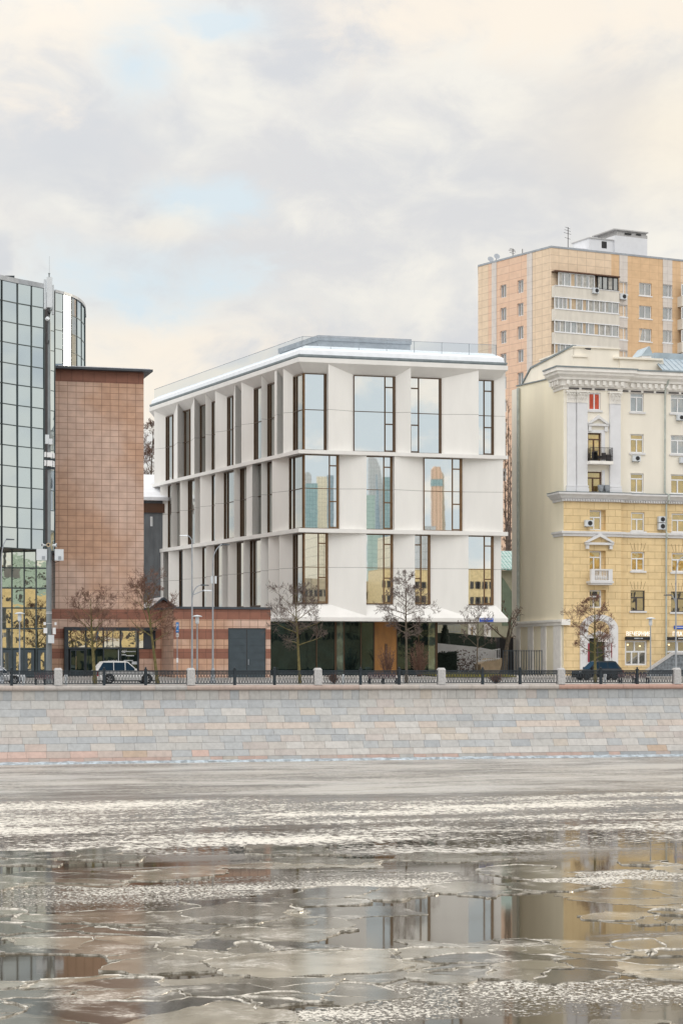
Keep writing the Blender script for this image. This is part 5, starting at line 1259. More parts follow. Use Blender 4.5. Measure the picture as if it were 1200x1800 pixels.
# ================================================================== RAILING ALONG THE QUAY
PX = [102, 335, 558, 775, 985, 1188.5]; YR = .05
xs = [at_y(p, YR) for p in PX]; sp = (xs[-1] - xs[0]) / 5
xs = [xs[0] - sp] + xs + [xs[-1] + sp]; PXL = ['leftmost', 'left of the parked white car', 'below the tall lamps', 'left of the lobby', 'under the blue street sign', 'left of the arched shop', 'by the stone staircase', 'last']
pil_lab = ['granite railing pillar beyond the left picture edge', 'granite railing pillar beside the antenna mast, left of the parked white car', 'granite railing pillar at the foot of the pale twin armed street lamp', 'granite railing pillar right of the dark garage gate, below the white office lobby', 'granite railing pillar in front of the right end of the lobby glass', 'granite railing pillar in front of the blind yellow side wall', 'granite railing pillar at the stone staircase by the right picture edge', 'granite railing pillar beyond the right picture edge']
for x, lb in zip(xs, pil_lab):
    m_ = MB(); w = .30; m_.box(x - w, x + w, YR - .28, YR + .28, .002, 1.22)
    m_.add([(x - w, YR - .28, 1.22), (x + w, YR - .28, 1.22), (x + w, YR + .28, 1.22), (x - w, YR + .28, 1.22), (x - w + .1, YR - .18, 1.36), (x + w - .1, YR - .18, 1.36), (x + w - .1, YR + .18, 1.36), (x - w + .1, YR + .18, 1.36)], [[0, 1, 5, 4], [1, 2, 6, 5], [2, 3, 7, 6], [3, 0, 4, 7], [4, 5, 6, 7]])
    tag(m_.build('granite_pillar', M['granite'], None, loc=(x, YR, 0)), lb, 'pillar', 'granite pillars of the quay railing')
RB = MB()
rail_lab = ['cast iron oval railing at the left picture edge before the pale car', 'oval iron railing before the white four wheel drive', 'cast iron oval railing in front of the dark garage gate', 'cast iron oval railing in front of the glass lobby and bench', 'cast iron oval railing in front of the grass strip and yard fence', 'cast iron oval railing in front of the arched shop and black car', 'cast iron oval railing running out at the right picture edge']
for gi in range(len(xs) - 1):
    a, b = xs[gi] + .31, xs[gi + 1] - .31; Lg = b - a
    root = thing('iron_railing', rail_lab[gi], 'railing', ((a + b) / 2, YR, 0), 'cast iron railing panels between granite pillars')
    for z0, z1, w in ((1.08, 1.16, .05), (.86, .90, .03), (.10, .15, .035)): m_ = MB(); m_.box(a, b, YR - w, YR + w, z0, z1); m_.build('rail', M['iron'], root)
    for k in (1, 2):
        x = a + Lg * k / 3; m_ = MB(); m_.box(x - .10, x + .10, YR - .10, YR + .10, .0, 1.22); m_.box(x - .13, x + .13, YR - .13, YR + .13, 1.22, 1.27); m_.lathe([(.05, 0), (.09, .06), (.06, .13), (.01, .17)], (x, YR, 1.27), 8); m_.build('post', M['iron'], root)
    for k in range(3):
        x0 = a + Lg * k / 3 + (.11 if k else .02); x1 = a + Lg * (k + 1) / 3 - (.11 if k < 2 else .02)
        m_ = MB(); n = 13; step = (x1 - x0) / (n + .3); rx, rz, zc_ = step * .80, .36, .505
        for i in range(n):
            c = x0 + step * (i + .65); P = [(c + rx * math.cos(j * math.pi / 8), c * 0 + YR, zc_ + rz * math.sin(j * math.pi / 8)) for j in range(17)]
            P = [(min(max(p[0], x0), x1), p[1], p[2]) for p in P]
            m_.tube(P, .025, 4, cap=False)
        m_.build('oval_panel', M['iron'], root)
        m_ = MB(); nb = int((x1 - x0) / .105)
        for i in range(nb + 1):
            x = x0 + (x1 - x0) * i / nb; m_.box(x - .036, x + .036, YR - .012, YR + .012, .902, 1.088)
        m_.build('frieze_bars', M['iron'], root)

# ================================================================== STREET LAMPS, MAST, SIGN
def fy(px, Y): return Fr((at_y(px, Y), Y), (1, 0))
def PT(Y, px, py, d=0.0):
    t = t_of_y(px, Y); return (at_y(px, Y), Y, zt(py, t))
def arc(p0, ctrl, p1, n=8):
    a, c, b = Vector(p0), Vector(ctrl), Vector(p1); return [a * (1 - t) ** 2 + c * 2 * t * (1 - t) + b * t * t for t in [i / n for i in range(n + 1)]]
def lamp_head(mb, p, sx, l=.62):
    x, y, z = p; mb.hexa([(x, y - .13, z - .06), (x + sx * l, y - .16, z - .05), (x + sx * l, y + .16, z - .05), (x, y + .13, z - .06), (x, y - .06, z + .06), (x + sx * l, y - .12, z + .02), (x + sx * l, y + .12, z + .02), (x, y + .06, z + .06)])
def street_lamp(label, Y, px, top_py, arms, boxes=None, r=.085, mat='grey_metal', pale_head=False):
    b = PT(Y, px, 1200); base = (b[0], Y, gz(Y)); root = thing('street_lamp', label, 'street lamp', base, 'tall street lamps along the quay')
    ztop = PT(Y, px, top_py)[2]; m_ = MB(); m_.tube([base, (b[0], Y, ztop)], [r, r * .6], 10); m_.build('pole', M[mat], root)
    m_ = MB(); m_.lathe([(.24, 0), (.24, .25), (.17, .35), (.15, 1.1), (.11, 1.2)], base, 10); m_.build('base', M[mat], root)
    for (p0, pc, p1, sx, dark) in arms:
        m_ = MB(); m_.tube(arc(PT(Y, *p0), PT(Y, *pc), PT(Y, *p1)), r * .5, 7); m_.build('arm', M[mat], root)
        m_ = MB(); lamp_head(m_, PT(Y, *p1), sx); m_.build('lamp_head', M['pale_plastic'] if not dark else M['dark_metal'], root)
    if boxes:
        for (xa, xb, ya, yb) in boxes:
            p, q = PT(Y, xa, yb), PT(Y, xb, ya); m_ = MB(); m_.box(p[0], q[0], Y - .25, Y - .1, p[2], q[2]); m_.build('antenna_box', M['pale_plastic'], root)
street_lamp('tall grey street lamp with a pale head to the left and two low arms', 3.4, 337.5, 952, [((337.5, 953), (336.5, 944), (329, 941.5), -1, False), ((338.5, 1050), (340, 1031), (353, 1028.5), 1, True), ((338.5, 1046), (350, 1041), (358, 1038), 1, False)])
street_lamp('tall grey street lamp with a dark head to the right and two white boxes', 4.6, 374, 990, [((374, 992), (374, 966), (390, 957), 1, True)], [(369.5, 373, 1013, 1026), (376.5, 379.5, 1013, 1026)])
street_lamp('tall grey street lamp at the left picture edge with a dark head', 3.4, 2.5, 985, [((2.5, 987), (3, 958), (11, 948), 1, True)])
street_lamp('tall grey street lamp at the right picture edge in front of the yellow house', 3.4, 1187.5, 1010, [((1187.5, 1012), (1188, 982), (1203, 978), 1, True), ((1187, 1062), (1185, 1050), (1179, 1046), -1, True)])
def globe_lamp(label, Y, px, py):
    p = PT(Y, px, py); base = (p[0], Y, gz(Y)); root = thing('park_lamp', label, 'park lamp', base, 'short park lamps along the promenade'); h = p[2] - base[2]
    m_ = MB(); m_.tube([base, (p[0], Y, p[2] - .75)], [.07, .05], 8); m_.build('pole', M['grey_metal'], root)
    m_ = MB(); m_.lathe([(.10, 0), (.15, .1), (.15, .55), (.12, .58)], (p[0], Y, p[2] - .74), 12); m_.build('lamp_glass', M['pale_plastic'], root)
    m_ = MB(); m_.lathe([(.40, 0), (.42, .03), (.25, .10), (.05, .14)], (p[0], Y, p[2] - .15), 14); m_.build('lamp_cap', M['pale_plastic'], root)
globe_lamp('short park lamp with flat cap between the two tall lamps at the garage', 4.0, 346.5, 1081)
globe_lamp('short park lamp with flat cap in front of the glass office doors', 4.0, 34.5, 1076)
globe_lamp('short park lamp with flat cap in front of the dress shop window', 4.0, 1143, 1085)
# antenna mast
YMst = 3.6; b = PT(YMst, 86, 1200); base = (b[0], YMst, gz(YMst))
mast = thing('antenna_mast', 'tall grey mast with white antenna panels, boxes and horn speakers beside the brick tower', 'antenna mast', base)
zq = lambda y: PT(YMst, 86, y)[2]; X0 = b[0]; pxm = 1 / 22.6
m_ = MB(); m_.tube([base, (X0, YMst, zq(965))], [.24, .21], 12); m_.build('lower_pole', M['mast_metal'], mast)
m_ = MB(); m_.tube([(X0 + .02, YMst, zq(965)), (X0 + .02, YMst, zq(565))], [.13, .11], 10); m_.tube([(X0 + .02, YMst, zq(565)), (X0 + .02, YMst, zq(541))], .075, 8); m_.tube([(X0 + .02, YMst, zq(541)), (X0 + .02, YMst, zq(488))], .06, 8); m_.lathe([(.06, 0), (.05, .25), (.09, .36)], (X0 + .02, YMst, zq(488)), 8); m_.tube([(X0 + .03, YMst, zq(481)), (X0 + .03, YMst, zq(450))], .012, 4); m_.build('upper_pole', M['mast_metal'], mast)
def abox(x0, x1, y0, y1, d0, d1, name, mat='pale_plastic'):
    q = MB(); q.box(X0 + (x0 - 86) * pxm, X0 + (x1 - 86) * pxm, YMst + d0, YMst + d1, zq(y1), zq(y0)); return q.build(name, M[mat], mast)
abox(81.5, 91, 488, 541, -.32, -.16, 'antenna_panel'); abox(77.5, 81.3, 491, 543, -.1, .25, 'antenna_panel'); abox(92, 95, 500, 552, -.05, .3, 'antenna_panel')
abox(78.5, 85, 765, 781, -.45, -.2, 'equipment_box'); abox(84.5, 91, 772, 782, -.5, -.25, 'equipment_box')
for y0, y1 in ((796, 804.5), (810, 820)):
    abox(82, 91, y0, y1, -.42, -.2, 'equipment_box', 'frame_white'); abox(78, 81, y0 - 1, y1 - 1, -.2, .2, 'equipment_box', 'frame_white'); abox(92.5, 95.5, y0 + 1, y1 + 1, -.2, .2, 'equipment_box', 'frame_white')
abox(79, 95, 806, 809.5, -.2, .2, 'bracket', 'dark_metal'); abox(79, 95, 821, 825, -.2, .2, 'bracket', 'dark_metal')
abox(63.5, 81.5, 965.5, 985.5, -.35, -.05, 'cabinet'); abox(95.5, 111, 965.5, 985.5, -.35, -.05, 'cabinet'); abox(72.5, 78, 978, 984, -.37, -.352, 'vent_grille', 'grey_metal'); abox(101.5, 106.5, 978, 984, -.37, -.352, 'vent_grille', 'grey_metal')
abox(76, 96, 969, 971, -.05, .05, 'bracket', 'dark_metal')
abox(76, 82.3, 1104, 1113.5, -.3, -.1, 'small_box', 'frame_white'); abox(92, 97.3, 1103.5, 1115, -.3, -.1, 'small_box', 'frame_white'); abox(83.5, 94, 1116.5, 1131, -.42, -.22, 'cabinet'); abox(76, 80, 1094, 1099, -.2, -.1, 'small_box', 'frame_white'); abox(95.5, 99, 1094, 1099, -.2, -.1, 'small_box', 'frame_white')
for y in (1076.5, 1078.8, 1096.5): q = MB(); q.lathe([(.25, 0), (.25, .03)], (X0, YMst, zq(y)), 12); q.build('clamp', M['frame_white'], mast)
for sx, yy_ in ((-1, -.1), (1, -.1), (0, -.4)):
    q = MB(); c = Vector((X0 + sx * .25 - (.12 if sx == 0 else 0), YMst + yy_ * .6, zq(958.5))); dr_ = Vector((sx, -.35 if sx else -1, 0)).normalized()
    q.tube([c, c + dr_ * .12, c + dr_ * .34], [.05, .07, .17], 10); q.tube([c + dr_ * .3, c + dr_ * .345], [.02, .10], 8, 1); q.build('horn_speaker', [M['beige_wall'] if sx == 0 else M['pale_plastic'], M['black']], mast)
q = MB(); q.tube([(X0 - .1, YMst - .15, zq(548)), (X0 - .14, YMst - .15, zq(570)), (X0 - .32, YMst - .15, zq(596)), (X0 - .28, YMst - .15, zq(604)), (X0 - .08, YMst - .12, zq(605)), (X0 - .02, YMst - .1, zq(598))], .035, 6)
for i in range(5): q.tube([(X0 - .2 + i * .11, YMst - .2, zq(541)), (X0 - .15 + i * .07, YMst - .26, zq(547)), (X0 + .02, YMst - .14, zq(556))], .022, 5)
q.build('cable', M['black'], mast); q = MB(); q.tube([(X0 + .24, YMst - .2, zq(968)), (X0 + .2, YMst - .25, zq(984)), (X0 + .45, YMst - .25, zq(989)), (X0 + .8, YMst - .2, zq(986))], .03, 6); q.build('cable', M['black'], mast)
q = MB(); q.tube([(X0 - .18, YMst - .2, zq(562)), (X0 - .12, YMst - .35, zq(560))], [.16, .15], 12); q.build('dish', M['pale_plastic'], mast)
# parking sign
Yp = 4.4; p = PT(Yp, 311.5, 1200); base = (p[0], Yp, gz(Yp)); ps = thing('parking_sign', 'narrow blue parking sign with white letter on a thin post by the striped wing', 'road sign', base)
zz = lambda y: PT(Yp, 311.5, y)[2]
m_ = MB(); m_.tube([base, (p[0], Yp, zz(1095))], .035, 6); m_.build('post', M['grey_metal'], ps)
FP = Fr((p[0], Yp), (1, 0)); m_ = MB(); m_.fbox(FP, -.12, .12, .04, .07, zz(1112), zz(1094)); m_.build('panel', M['sign_blue'], ps)
t_ = text_mb('P', FP, -.07, .07, zz(1103), zz(1097), .072, .008); t_.fbox(FP, -.07, .07, .072, .08, zz(1109), zz(1108)); t_.build('lettering', M['frame_white'], ps)
m_ = MB(); m_.fbox(FP, -.10, .10, .04, .06, zz(1120), zz(1113.5)); m_.build('lower_plate', M['frame_white'], ps)
m_ = MB(); m_.fbox(FP, -.05, .02, .062, .066, zz(1119), zz(1115)); m_.build('lower_mark', M['black'], ps)
m_ = MB(); m_.fbox(FP, -.08, .07, .04, .06, zz(1165), zz(1157)); m_.build('sticker_plate', M['frame_white'], ps)
# blue sign over the dress shop
p = YM.p(ms(1192), .1, mz(1106, 1190)); sg = thing('street_sign', 'blue street name plate on the yellow house at the right picture edge', 'sign', p)
m_ = MB(); m_.fbox(YM, ms(1183.5), ms(1212), .06, .12, mz(1106, 1190), mz(1100, 1190)); m_.build('plate', M['blue_sign'], sg); m_ = MB(); m_.fbox(YM, ms(1186), ms(1206), .122, .126, mz(1103.4, 1190), mz(1102.4, 1190)); m_.build('lettering', M['frame_white'], sg)

# ================================================================== BENCHES AND BINS
def bench(label, px0, px1, Y=1.9):
    a, b = at_y(px0, Y), at_y(px1, Y); root = thing('park_bench', label, 'bench', ((a + b) / 2, Y, gz(Y)), 'dark benches facing the river'); z = gz(Y)
    m_ = MB()
    for i in range(4): m_.box(a, b, Y - .45 + i * .115, Y - .45 + i * .115 + .09, z + .44, z + .475)
    m_.build('seat', M['bench_wood'], root); m_ = MB(); n = int((b - a) / .16)
    for i in range(n): x = a + (b - a) * i / n; m_.hexa([(x, Y + .02, z + .5), (x + .11, Y + .02, z + .5), (x + .11, Y + .06, z + .5), (x, Y + .06, z + .5), (x, Y + .16, z + .95), (x + .11, Y + .16, z + .95), (x + .11, Y + .20, z + .95), (x, Y + .20, z + .95)])
    m_.build('backrest', M['bench_wood'], root)
    for x in (a + .06, (a + b) / 2, b - .06): m_ = MB(); m_.box(x - .05, x + .05, Y - .44, Y - .36, z, z + .44); m_.box(x - .05, x + .05, Y + .0, Y + .08, z, z + .5); m_.build('leg', M['iron'], root)
bench('dark maroon slatted bench left of the mast, behind the railing', 61, 95); bench('dark maroon slatted bench in front of the glass lobby', 647, 697); bench('dark maroon slatted bench in front of the stone staircase', 1087, 1137)
for px_, lb in ((116, 'slim pale blue litter bin right of the mast by the railing'), (603, 'slim pale blue litter bin left of the lobby bench'), (1063, 'slim pale blue litter bin left of the staircase bench'), (41, 'slim pale blue litter bin beside the pale car at the left')):
    x = at_y(px_, 1.4); m_ = MB(); m_.lathe([(.09, 0), (.11, .05), (.12, .7), (.13, .72), (.10, .8)], (x, 1.4, gz(1.4)), 10); tag(m_.build('litter_bin', M['pale_plastic'], None, loc=(x, 1.4, gz(1.4))), lb, 'litter bin', 'slim litter bins beside the benches')

# ================================================================== CARS (nose towards +x)
def car(label, x, y, L_, Hh, paint, roof=(.16, .80), suv=True, name='parked_car', cat='car', W_=1.9, face=1, wheels=None):
    z = gz(y) - (.10 if y > 4.15 else 0); root = thing(name, label, cat, (x, y, z)); P = M[paint]
    w = W_ / 2; bel = Hh * .56; r = .39 if suv else .33; sill = .30
    wx = wheels or (L_ * .19, L_ * .80)
    X = lambda u: x + face * (u - L_ / 2); 
    # body outline: station -> deck height, half width
    st = [(0, .62, .80), (.03, .98, .93), (.10, 1.0, .98), (.30, 1.0, 1.0), (.62, 1.0, 1.0), (.74, .99, 1.0), (.90, .90, .96), (.975, .78, .86), (1, .52, .74)]
    rings = []
    for u, hz, hw in st:
        top = sill + (bel - sill) * (hz if hz < 1 else 1); ww = w * hw
        rings.append([(X(u * L_), y - ww * .93, z + sill), (X(u * L_), y - ww, z + sill + .22), (X(u * L_), y - ww, z + top - .16), (X(u * L_), y - ww * .95, z + top), (X(u * L_), y + ww * .95, z + top), (X(u * L_), y + ww, z + top - .16), (X(u * L_), y + ww, z + sill + .22), (X(u * L_), y + ww * .93, z + sill)])
    m_ = MB(); n = 8
    for i in range(len(rings) - 1):
        for k in range(n): k2 = (k + 1) % n; m_.add([rings[i][k], rings[i][k2], rings[i + 1][k2], rings[i + 1][k]], [[0, 1, 2, 3]])
    m_.poly(rings[0]); m_.poly(rings[-1][::-1]); m_.build('body', P, root)
    # cabin
    ra, rb = roof; wi = w * .80
    A = [(X(L_ * (ra - .13 if suv else ra - .10)), bel), (X(L_ * ra), Hh - .06), (X(L_ * (ra + .08)), Hh), (X(L_ * (rb - .22)), Hh - .01), (X(L_ * (rb - .165)), Hh - .07), (X(L_ * (rb)), bel - .02)]
    m_ = MB(); lo = [(a, y - (wi if h > bel + .05 else w * .95), z + h) for a, h in A]; hi = [(a, y + (wi if h > bel + .05 else w * .95), z + h) for a, h in A]
    nA = len(A); m_.add(lo + hi, [list(range(nA)), list(range(2 * nA - 1, nA - 1, -1))] + [[i, (i + 1) % nA, (i + 1) % nA + nA, i + nA] for i in range(nA)]); m_.build('cabin', P, root)
    # glass panels, a little proud of the cabin
    def side(u0, u1, h0, h1, s0, s1):
        pts = []
        for u, h in ((u0, h0), (u1, h0), (s1, h1), (s0, h1)):
            f = (h - bel) / (Hh - .06 - bel); yy = w * .95 + (wi - w * .95) * f; pts.append((X(L_ * u), yy + .012, z + h))
        for sg_ in (-1, 1): q = MB(); q.poly([(a, y + sg_ * b_, c) for a, b_, c in pts]); q.build('window', M['glass_car'], root)
    hb, ht = bel + .06, Hh - .13
    k1 = ra + (rb - ra) * .30; k2 = ra + (rb - ra) * .62
    side(ra - .07, k1, hb, ht, ra + .01, k1); side(k1 + .012, k2, hb, ht, k1 + .012, k2); side(k2 + .012, rb - .03, hb, ht, k2 + .012, rb - .175)
    q = MB(); q.add([(A[4][0] + face * .02, y - wi + .06, z + A[4][1] + .01), (A[4][0] + face * .02, y + wi - .06, z + A[4][1] + .01), (A[5][0] + face * .02, y + w * .85, z + A[5][1] + .03), (A[5][0] + face * .02, y - w * .85, z + A[5][1] + .03)], [[0, 1, 2, 3]]); q.build('windscreen', M['glass_car'], root)
    for ux in wx:
        for sg_ in (-1, 1):
            yo = y + sg_ * (w - .13)
            q = MB(); pr = [(r * .62, -.12), (r * .96, -.12), (r, -.08), (r, .08), (r * .96, .12), (r * .62, .12)]
            vs = [(X(ux) + rr * math.cos(a_), yo + d_ * 1.0, z + r + rr * math.sin(a_)) for rr, d_ in pr for a_ in [j * math.pi / 10 for j in range(20)]]
            q.add(vs, [[i * 20 + j, i * 20 + (j + 1) % 20, (i + 1) * 20 + (j + 1) % 20, (i + 1) * 20 + j] for i in range(5) for j in range(20)]); wh = q.build('wheel', M['rubber'], root)
            q = MB(); q.add([(X(ux) + r * .62 * math.cos(j * math.pi / 10), yo + sg_ * .10, z + r + r * .62 * math.sin(j * math.pi / 10)) for j in range(20)], [list(range(20))])
            for j in range(5): a_ = j * 1.257; q.tube([(X(ux), yo + sg_ * .115, z + r), (X(ux) + r * .6 * math.cos(a_), yo + sg_ * .115, z + r + r * .6 * math.sin(a_))], .045, 4)
            q.build('rim', M['alloy'] if paint != 'car_black' else M['dark_metal'], wh)
            q = MB(); R_ = r * 1.18; pts = [(X(ux) + R_ * math.cos(j * math.pi / 10), z + r + R_ * math.sin(j * math.pi / 10)) for j in range(-1, 12)]
            q.add([(a_, y + sg_ * (w + .004), b_) for a_, b_ in pts], [list(range(len(pts)))]); q.build('wheel_arch', M['rubber'], root)
    for sg_ in (-1, 1):
        q = MB(); u0 = L_ * .955; q.hexa([(X(u0), y + sg_ * w * .55, z + bel * .70), (X(u0 + .12), y + sg_ * w * .55, z + bel * .70), (X(u0 + .1), y + sg_ * w * .93, z + bel * .70), (X(u0 - .15), y + sg_ * w * .93, z + bel * .72), (X(u0), y + sg_ * w * .55, z + bel * .84), (X(u0 + .08), y + sg_ * w * .55, z + bel * .84), (X(u0 + .02), y + sg_ * w * .93, z + bel * .86), (X(u0 - .2), y + sg_ * w * .93, z + bel * .86)]); q.build('headlight', M['lamp_clear'], root)
        q = MB(); q.box(min(X(.0) - face * .01, X(.12)), max(X(.0) - face * .01, X(.12)), y + sg_ * w * .80 - .09, y + sg_ * w * .80 + .09, z + bel * .62, z + bel * .95); q.build('tail_light', M['lamp_red'], root)
        q = MB(); xm = X(L_ * (rb - .05)); q.box(xm - .08, xm + .08, y + sg_ * (w + .02) - .08 * (sg_ < 0) , y + sg_ * (w + .02) + .13 * (sg_ > 0) + .05 * (sg_ < 0), z + bel + .02, z + bel + .2); q.build('mirror', P, root)
    q = MB(); q.box(min(X(L_ * .02), X(L_ * .98)), max(X(L_ * .02), X(L_ * .98)), y - w * .95, y + w * .95, z + .22, z + .30); q.build('underside', M['rubber'], root)
    return root
yc1 = 6.2
car('white four wheel drive parked in front of the brick wing entrance', (at_y(168, yc1) + at_y(276, yc1)) / 2, yc1, at_y(276, yc1) - at_y(168, yc1), 1.86, 'car_white', (.085, .665))
car('pale silver saloon car cut off by the left picture edge', at_y(44, 6.2) - 2.3, 6.2, 4.6, 1.50, 'car_silver', (.22, .74), False)
car('black car parked in front of the arched shop entrance', (at_y(1030, 14) + at_y(1089, 14)) / 2 - .6, 14.0, 4.4, 1.72, 'car_black', (.16, .74), True, face=-1)

# ================================================================== BARE TREES
def bare_tree(label, base, top_z, tr, start, spread, nl, seed, group='bare young trees along the quay', bark='bark', twig='twig', leaves=0, up=.55, lean=(0, 0), shape=None, dens=1.0, name='bare_tree', fork=False, thick=1.0):
    rnd = random.Random(seed); T_ = MB(); K = MB(); h = top_z - base[2]; pts = []; rad = []
    n = 9; wx = wy = 0
    for i in range(n + 1):
        f = i / n; wx += rnd.gauss(0, .03) * h * .12; wy += rnd.gauss(0, .03) * h * .12
        pts.append(Vector((base[0] + lean[0] * f + wx * f, base[1] + lean[1] * f + wy * f, base[2] + h * f))); rad.append(max(.012, tr * (1 - f) ** .8 * (1.25 if i == 0 else 1)))
    T_.tube(pts, rad, 8); tips = []
    def onp(f):
        q = f * n; i = min(int(q), n - 1); return pts[i].lerp(pts[i + 1], q - i), rad[i] + (rad[i + 1] - rad[i]) * (q - i)
    def grow(p, d, ln, r, lev):
        k = 5 if lev < 2 else (4 if lev < 3 else 3); P = [p]; c = Vector(p); dd = Vector(d)
        for i in range(k):
            dd = (dd + Vector((rnd.gauss(0, .13), rnd.gauss(0, .13), rnd.gauss(0, .10) + .06 * up)) * (1 + .08 * lev)).normalized(); c = c + dd * ln / k; P.append(c.copy())
        R_ = [max(.0085 * thick, r * (1 - .75 * i / k)) for i in range(k + 1)]
        (T_ if lev == 0 else K).tube(P, R_, 6 if lev == 0 else (4 if lev == 1 else 3), cap=False)
        if lev < 3:
            m_ = int((5, 6, 5)[lev] * dens * rnd.uniform(.8, 1.3) + .5)
            for j in range(m_):
                f = rnd.uniform(.25, .98); q = f * k; i = min(int(q), k - 1); b_ = P[i].lerp(P[i + 1], q - i); dn = (P[i + 1] - P[i]).normalized()
                s_ = dn.orthogonal().normalized(); s_.rotate(Matrix.Rotation(rnd.random() * 6.283, 3, dn)); an = rnd.uniform(.5, 1.05)
                nd = (dn * math.cos(an) + s_ * math.sin(an) + Vector((0, 0, .12 * up))).normalized()
                grow(b_, nd, ln * rnd.uniform(.40, .68) * (1.1 - .4 * f), R_[min(i, k)] * .62, lev + 1)
        else: tips.append(P[-1]); tips.append(P[-2])
    for i in range(nl):
        f = start + (1 - start) * (i + rnd.random()) / nl; f = min(f, .97); p, r = onp(f); az_ = i * 2.4 + rnd.uniform(-.5, .5); el = rnd.uniform(.35, .95) * up + .3 * f
        sh = (shape(f) if shape else math.sin(math.pi * min(1, (f - start) / (1 - start) * .78 + .22)) ** .7)
        grow(p, Vector((math.cos(az_) * math.cos(el), math.sin(az_) * math.cos(el), math.sin(el))), spread * sh * rnd.uniform(.75, 1.15), r * .60, 0 if sh * spread > 1.0 else 1)
    root = thing(name, label, 'tree', base, group)
    T_.build('trunk', M[bark], root); K.build('crown', M[twig], root)
    if leaves:
        F_ = MB()
        for _ in range(leaves):
            p = rnd.choice(tips) + Vector((rnd.gauss(0, .05), rnd.gauss(0, .05), rnd.gauss(0, .05))); u = Vector((rnd.gauss(0, 1), rnd.gauss(0, 1), rnd.gauss(0, 1))).normalized() * rnd.uniform(.015, .032); v = u.orthogonal().normalized() * rnd.uniform(.012, .026)
            F_.add([p - u - v, p + u - v * .5, p + u * .8 + v, p - u * .6 + v], [[0, 1, 2, 3]])
        F_.build('dry_leaves', M['dry_leaf'], root)
    return root
def tb(px, Y): return (at_y(px, Y), Y, gz(Y))
def tz(px, py, Y): return zt(py, t_of_y(px, Y))
bare_tree('bare tree with dark forked crown in front of the white four wheel drive', tb(167, 2.6), tz(160, 1052, 2.6), .16, .38, 2.7, 15, 11, leaves=150, bark='bark_moss', lean=(-.4, 0), up=.75)
bare_tree('bare reddish tree with mossy trunk just left of the blue parking sign', tb(277, 2.6), tz(262, 1030, 2.6), .15, .42, 2.9, 17, 12, leaves=700, bark='bark_moss', lean=(-.9, 0), up=.6)
bare_tree('bare round crowned tree left of the lobby, in front of the white corner', tb(527, 2.6), tz(515, 1028, 2.6), .13, .36, 2.5, 19, 13, leaves=0, bark='bark_moss', twig='twig_grey', lean=(-.4, 0), up=.35)
bare_tree('bare tall slim tree in front of the wooden lobby door', tb(714, 2.8), tz(710, 1003, 2.8), .12, .40, 2.0, 26, 14, leaves=100, twig='twig_grey', up=.35)
bare_tree('bare thin young tree under the blue street sign of the office', tb(838, 18.5), tz(832, 1064, 18.5), .09, .36, 1.9, 13, 15, twig='twig_grey', up=.6, dens=.85)
bare_tree('bare tree with dark red fruit clusters in front of the arched shop', tb(1046, 2.6), tz(1043, 1048, 2.6), .14, .28, 2.2, 19, 16, leaves=1400, bark='bark_moss', up=.45)
bare_tree('thick pollarded tree with stubby limbs beside the yellow house', tb(884, 30), tz(900, 1078, 30), .34, .45, 2.6, 7, 18, None, up=.9, dens=.5, lean=(.9, 0), name='pollard_tree', thick=2)
for px_, sd, py_, lb in ((886.5, 41, 770, 'tall slender poplar nearest the white office corner'), (893, 42, 700, 'tallest slender poplar in the gap between white office and yellow house'), (900, 43, 735, 'tall slender poplar next to the yellow house downpipe')):
    bare_tree(lb, (at_y(px_, 75), 75 + (sd - 42) * 2, .6), zt(py_, t_of_y(px_, 75)), .20, .25, 2.2, 26, sd, 'poplars in the gap', up=1.5, dens=.75, name='poplar_tree', bark='twig_grey', twig='poplar_twig', thick=1.3, shape=lambda f: .85 - .45 * f)
for px_, sd, py_, lb in ((262, 51, 738, 'bare tree rising behind the grey house in the left gap'), (270, 52, 770, 'lower bare tree behind the grey house in the left gap')):
    bare_tree(lb, (at_y(px_, 90), 90 + (sd - 51) * 3, .6), zt(py_, t_of_y(px_, 90)), .25, .4, 4.5, 22, sd, 'trees behind the grey house', up=.8, dens=1.1, thick=1.5)
def shrub(label, px, Y, w, py, seed, n=46, mat='twig', name='bare_bush'):
    rnd = random.Random(seed); b = tb(px, Y); zt_ = tz(px, py, Y); h = zt_ - b[2]; m_ = MB()
    for i in range(n):
        a_ = rnd.random() * 6.283; r_ = w * rnd.random() ** .6; p = Vector((b[0] + .2 * r_ * math.cos(a_), Y + .2 * r_ * math.sin(a_), b[2])); e = Vector((b[0] + r_ * math.cos(a_), Y + r_ * math.sin(a_), b[2] + h * rnd.uniform(.6, 1.0) * (1 - .35 * (r_ / w) ** 2)))
        mid = p.lerp(e, .5) + Vector((rnd.gauss(0, .06), rnd.gauss(0, .06), .1)); m_.tube([p, mid, e], [.022, .015, .009], 4, cap=False)
        for j in range(14):
            f = rnd.uniform(.3, 1); q = p.lerp(e, f); m_.tube([q, q + Vector((rnd.gauss(0, .17), rnd.gauss(0, .17), rnd.uniform(0, .28)))], .0085, 3, cap=False)
    return tag(m_.build(name, M[mat], None, loc=b), label, 'bush', 'bare bushes along the promenade')
shrub('low bare bush in front of the wooden lobby door', 681, 22, 1.0, 1130, 61); shrub('rounded bare bush in front of the pale green lobby panel', 737, 22, 1.15, 1124, 62, 60); shrub('small reddish bush close behind the railing, left of the lobby bench', 587, 2.2, .42, 1184, 63, 40); shrub('small dark bush behind the railing in front of the yard fence', 872, 2.2, .6, 1186, 64, 40)

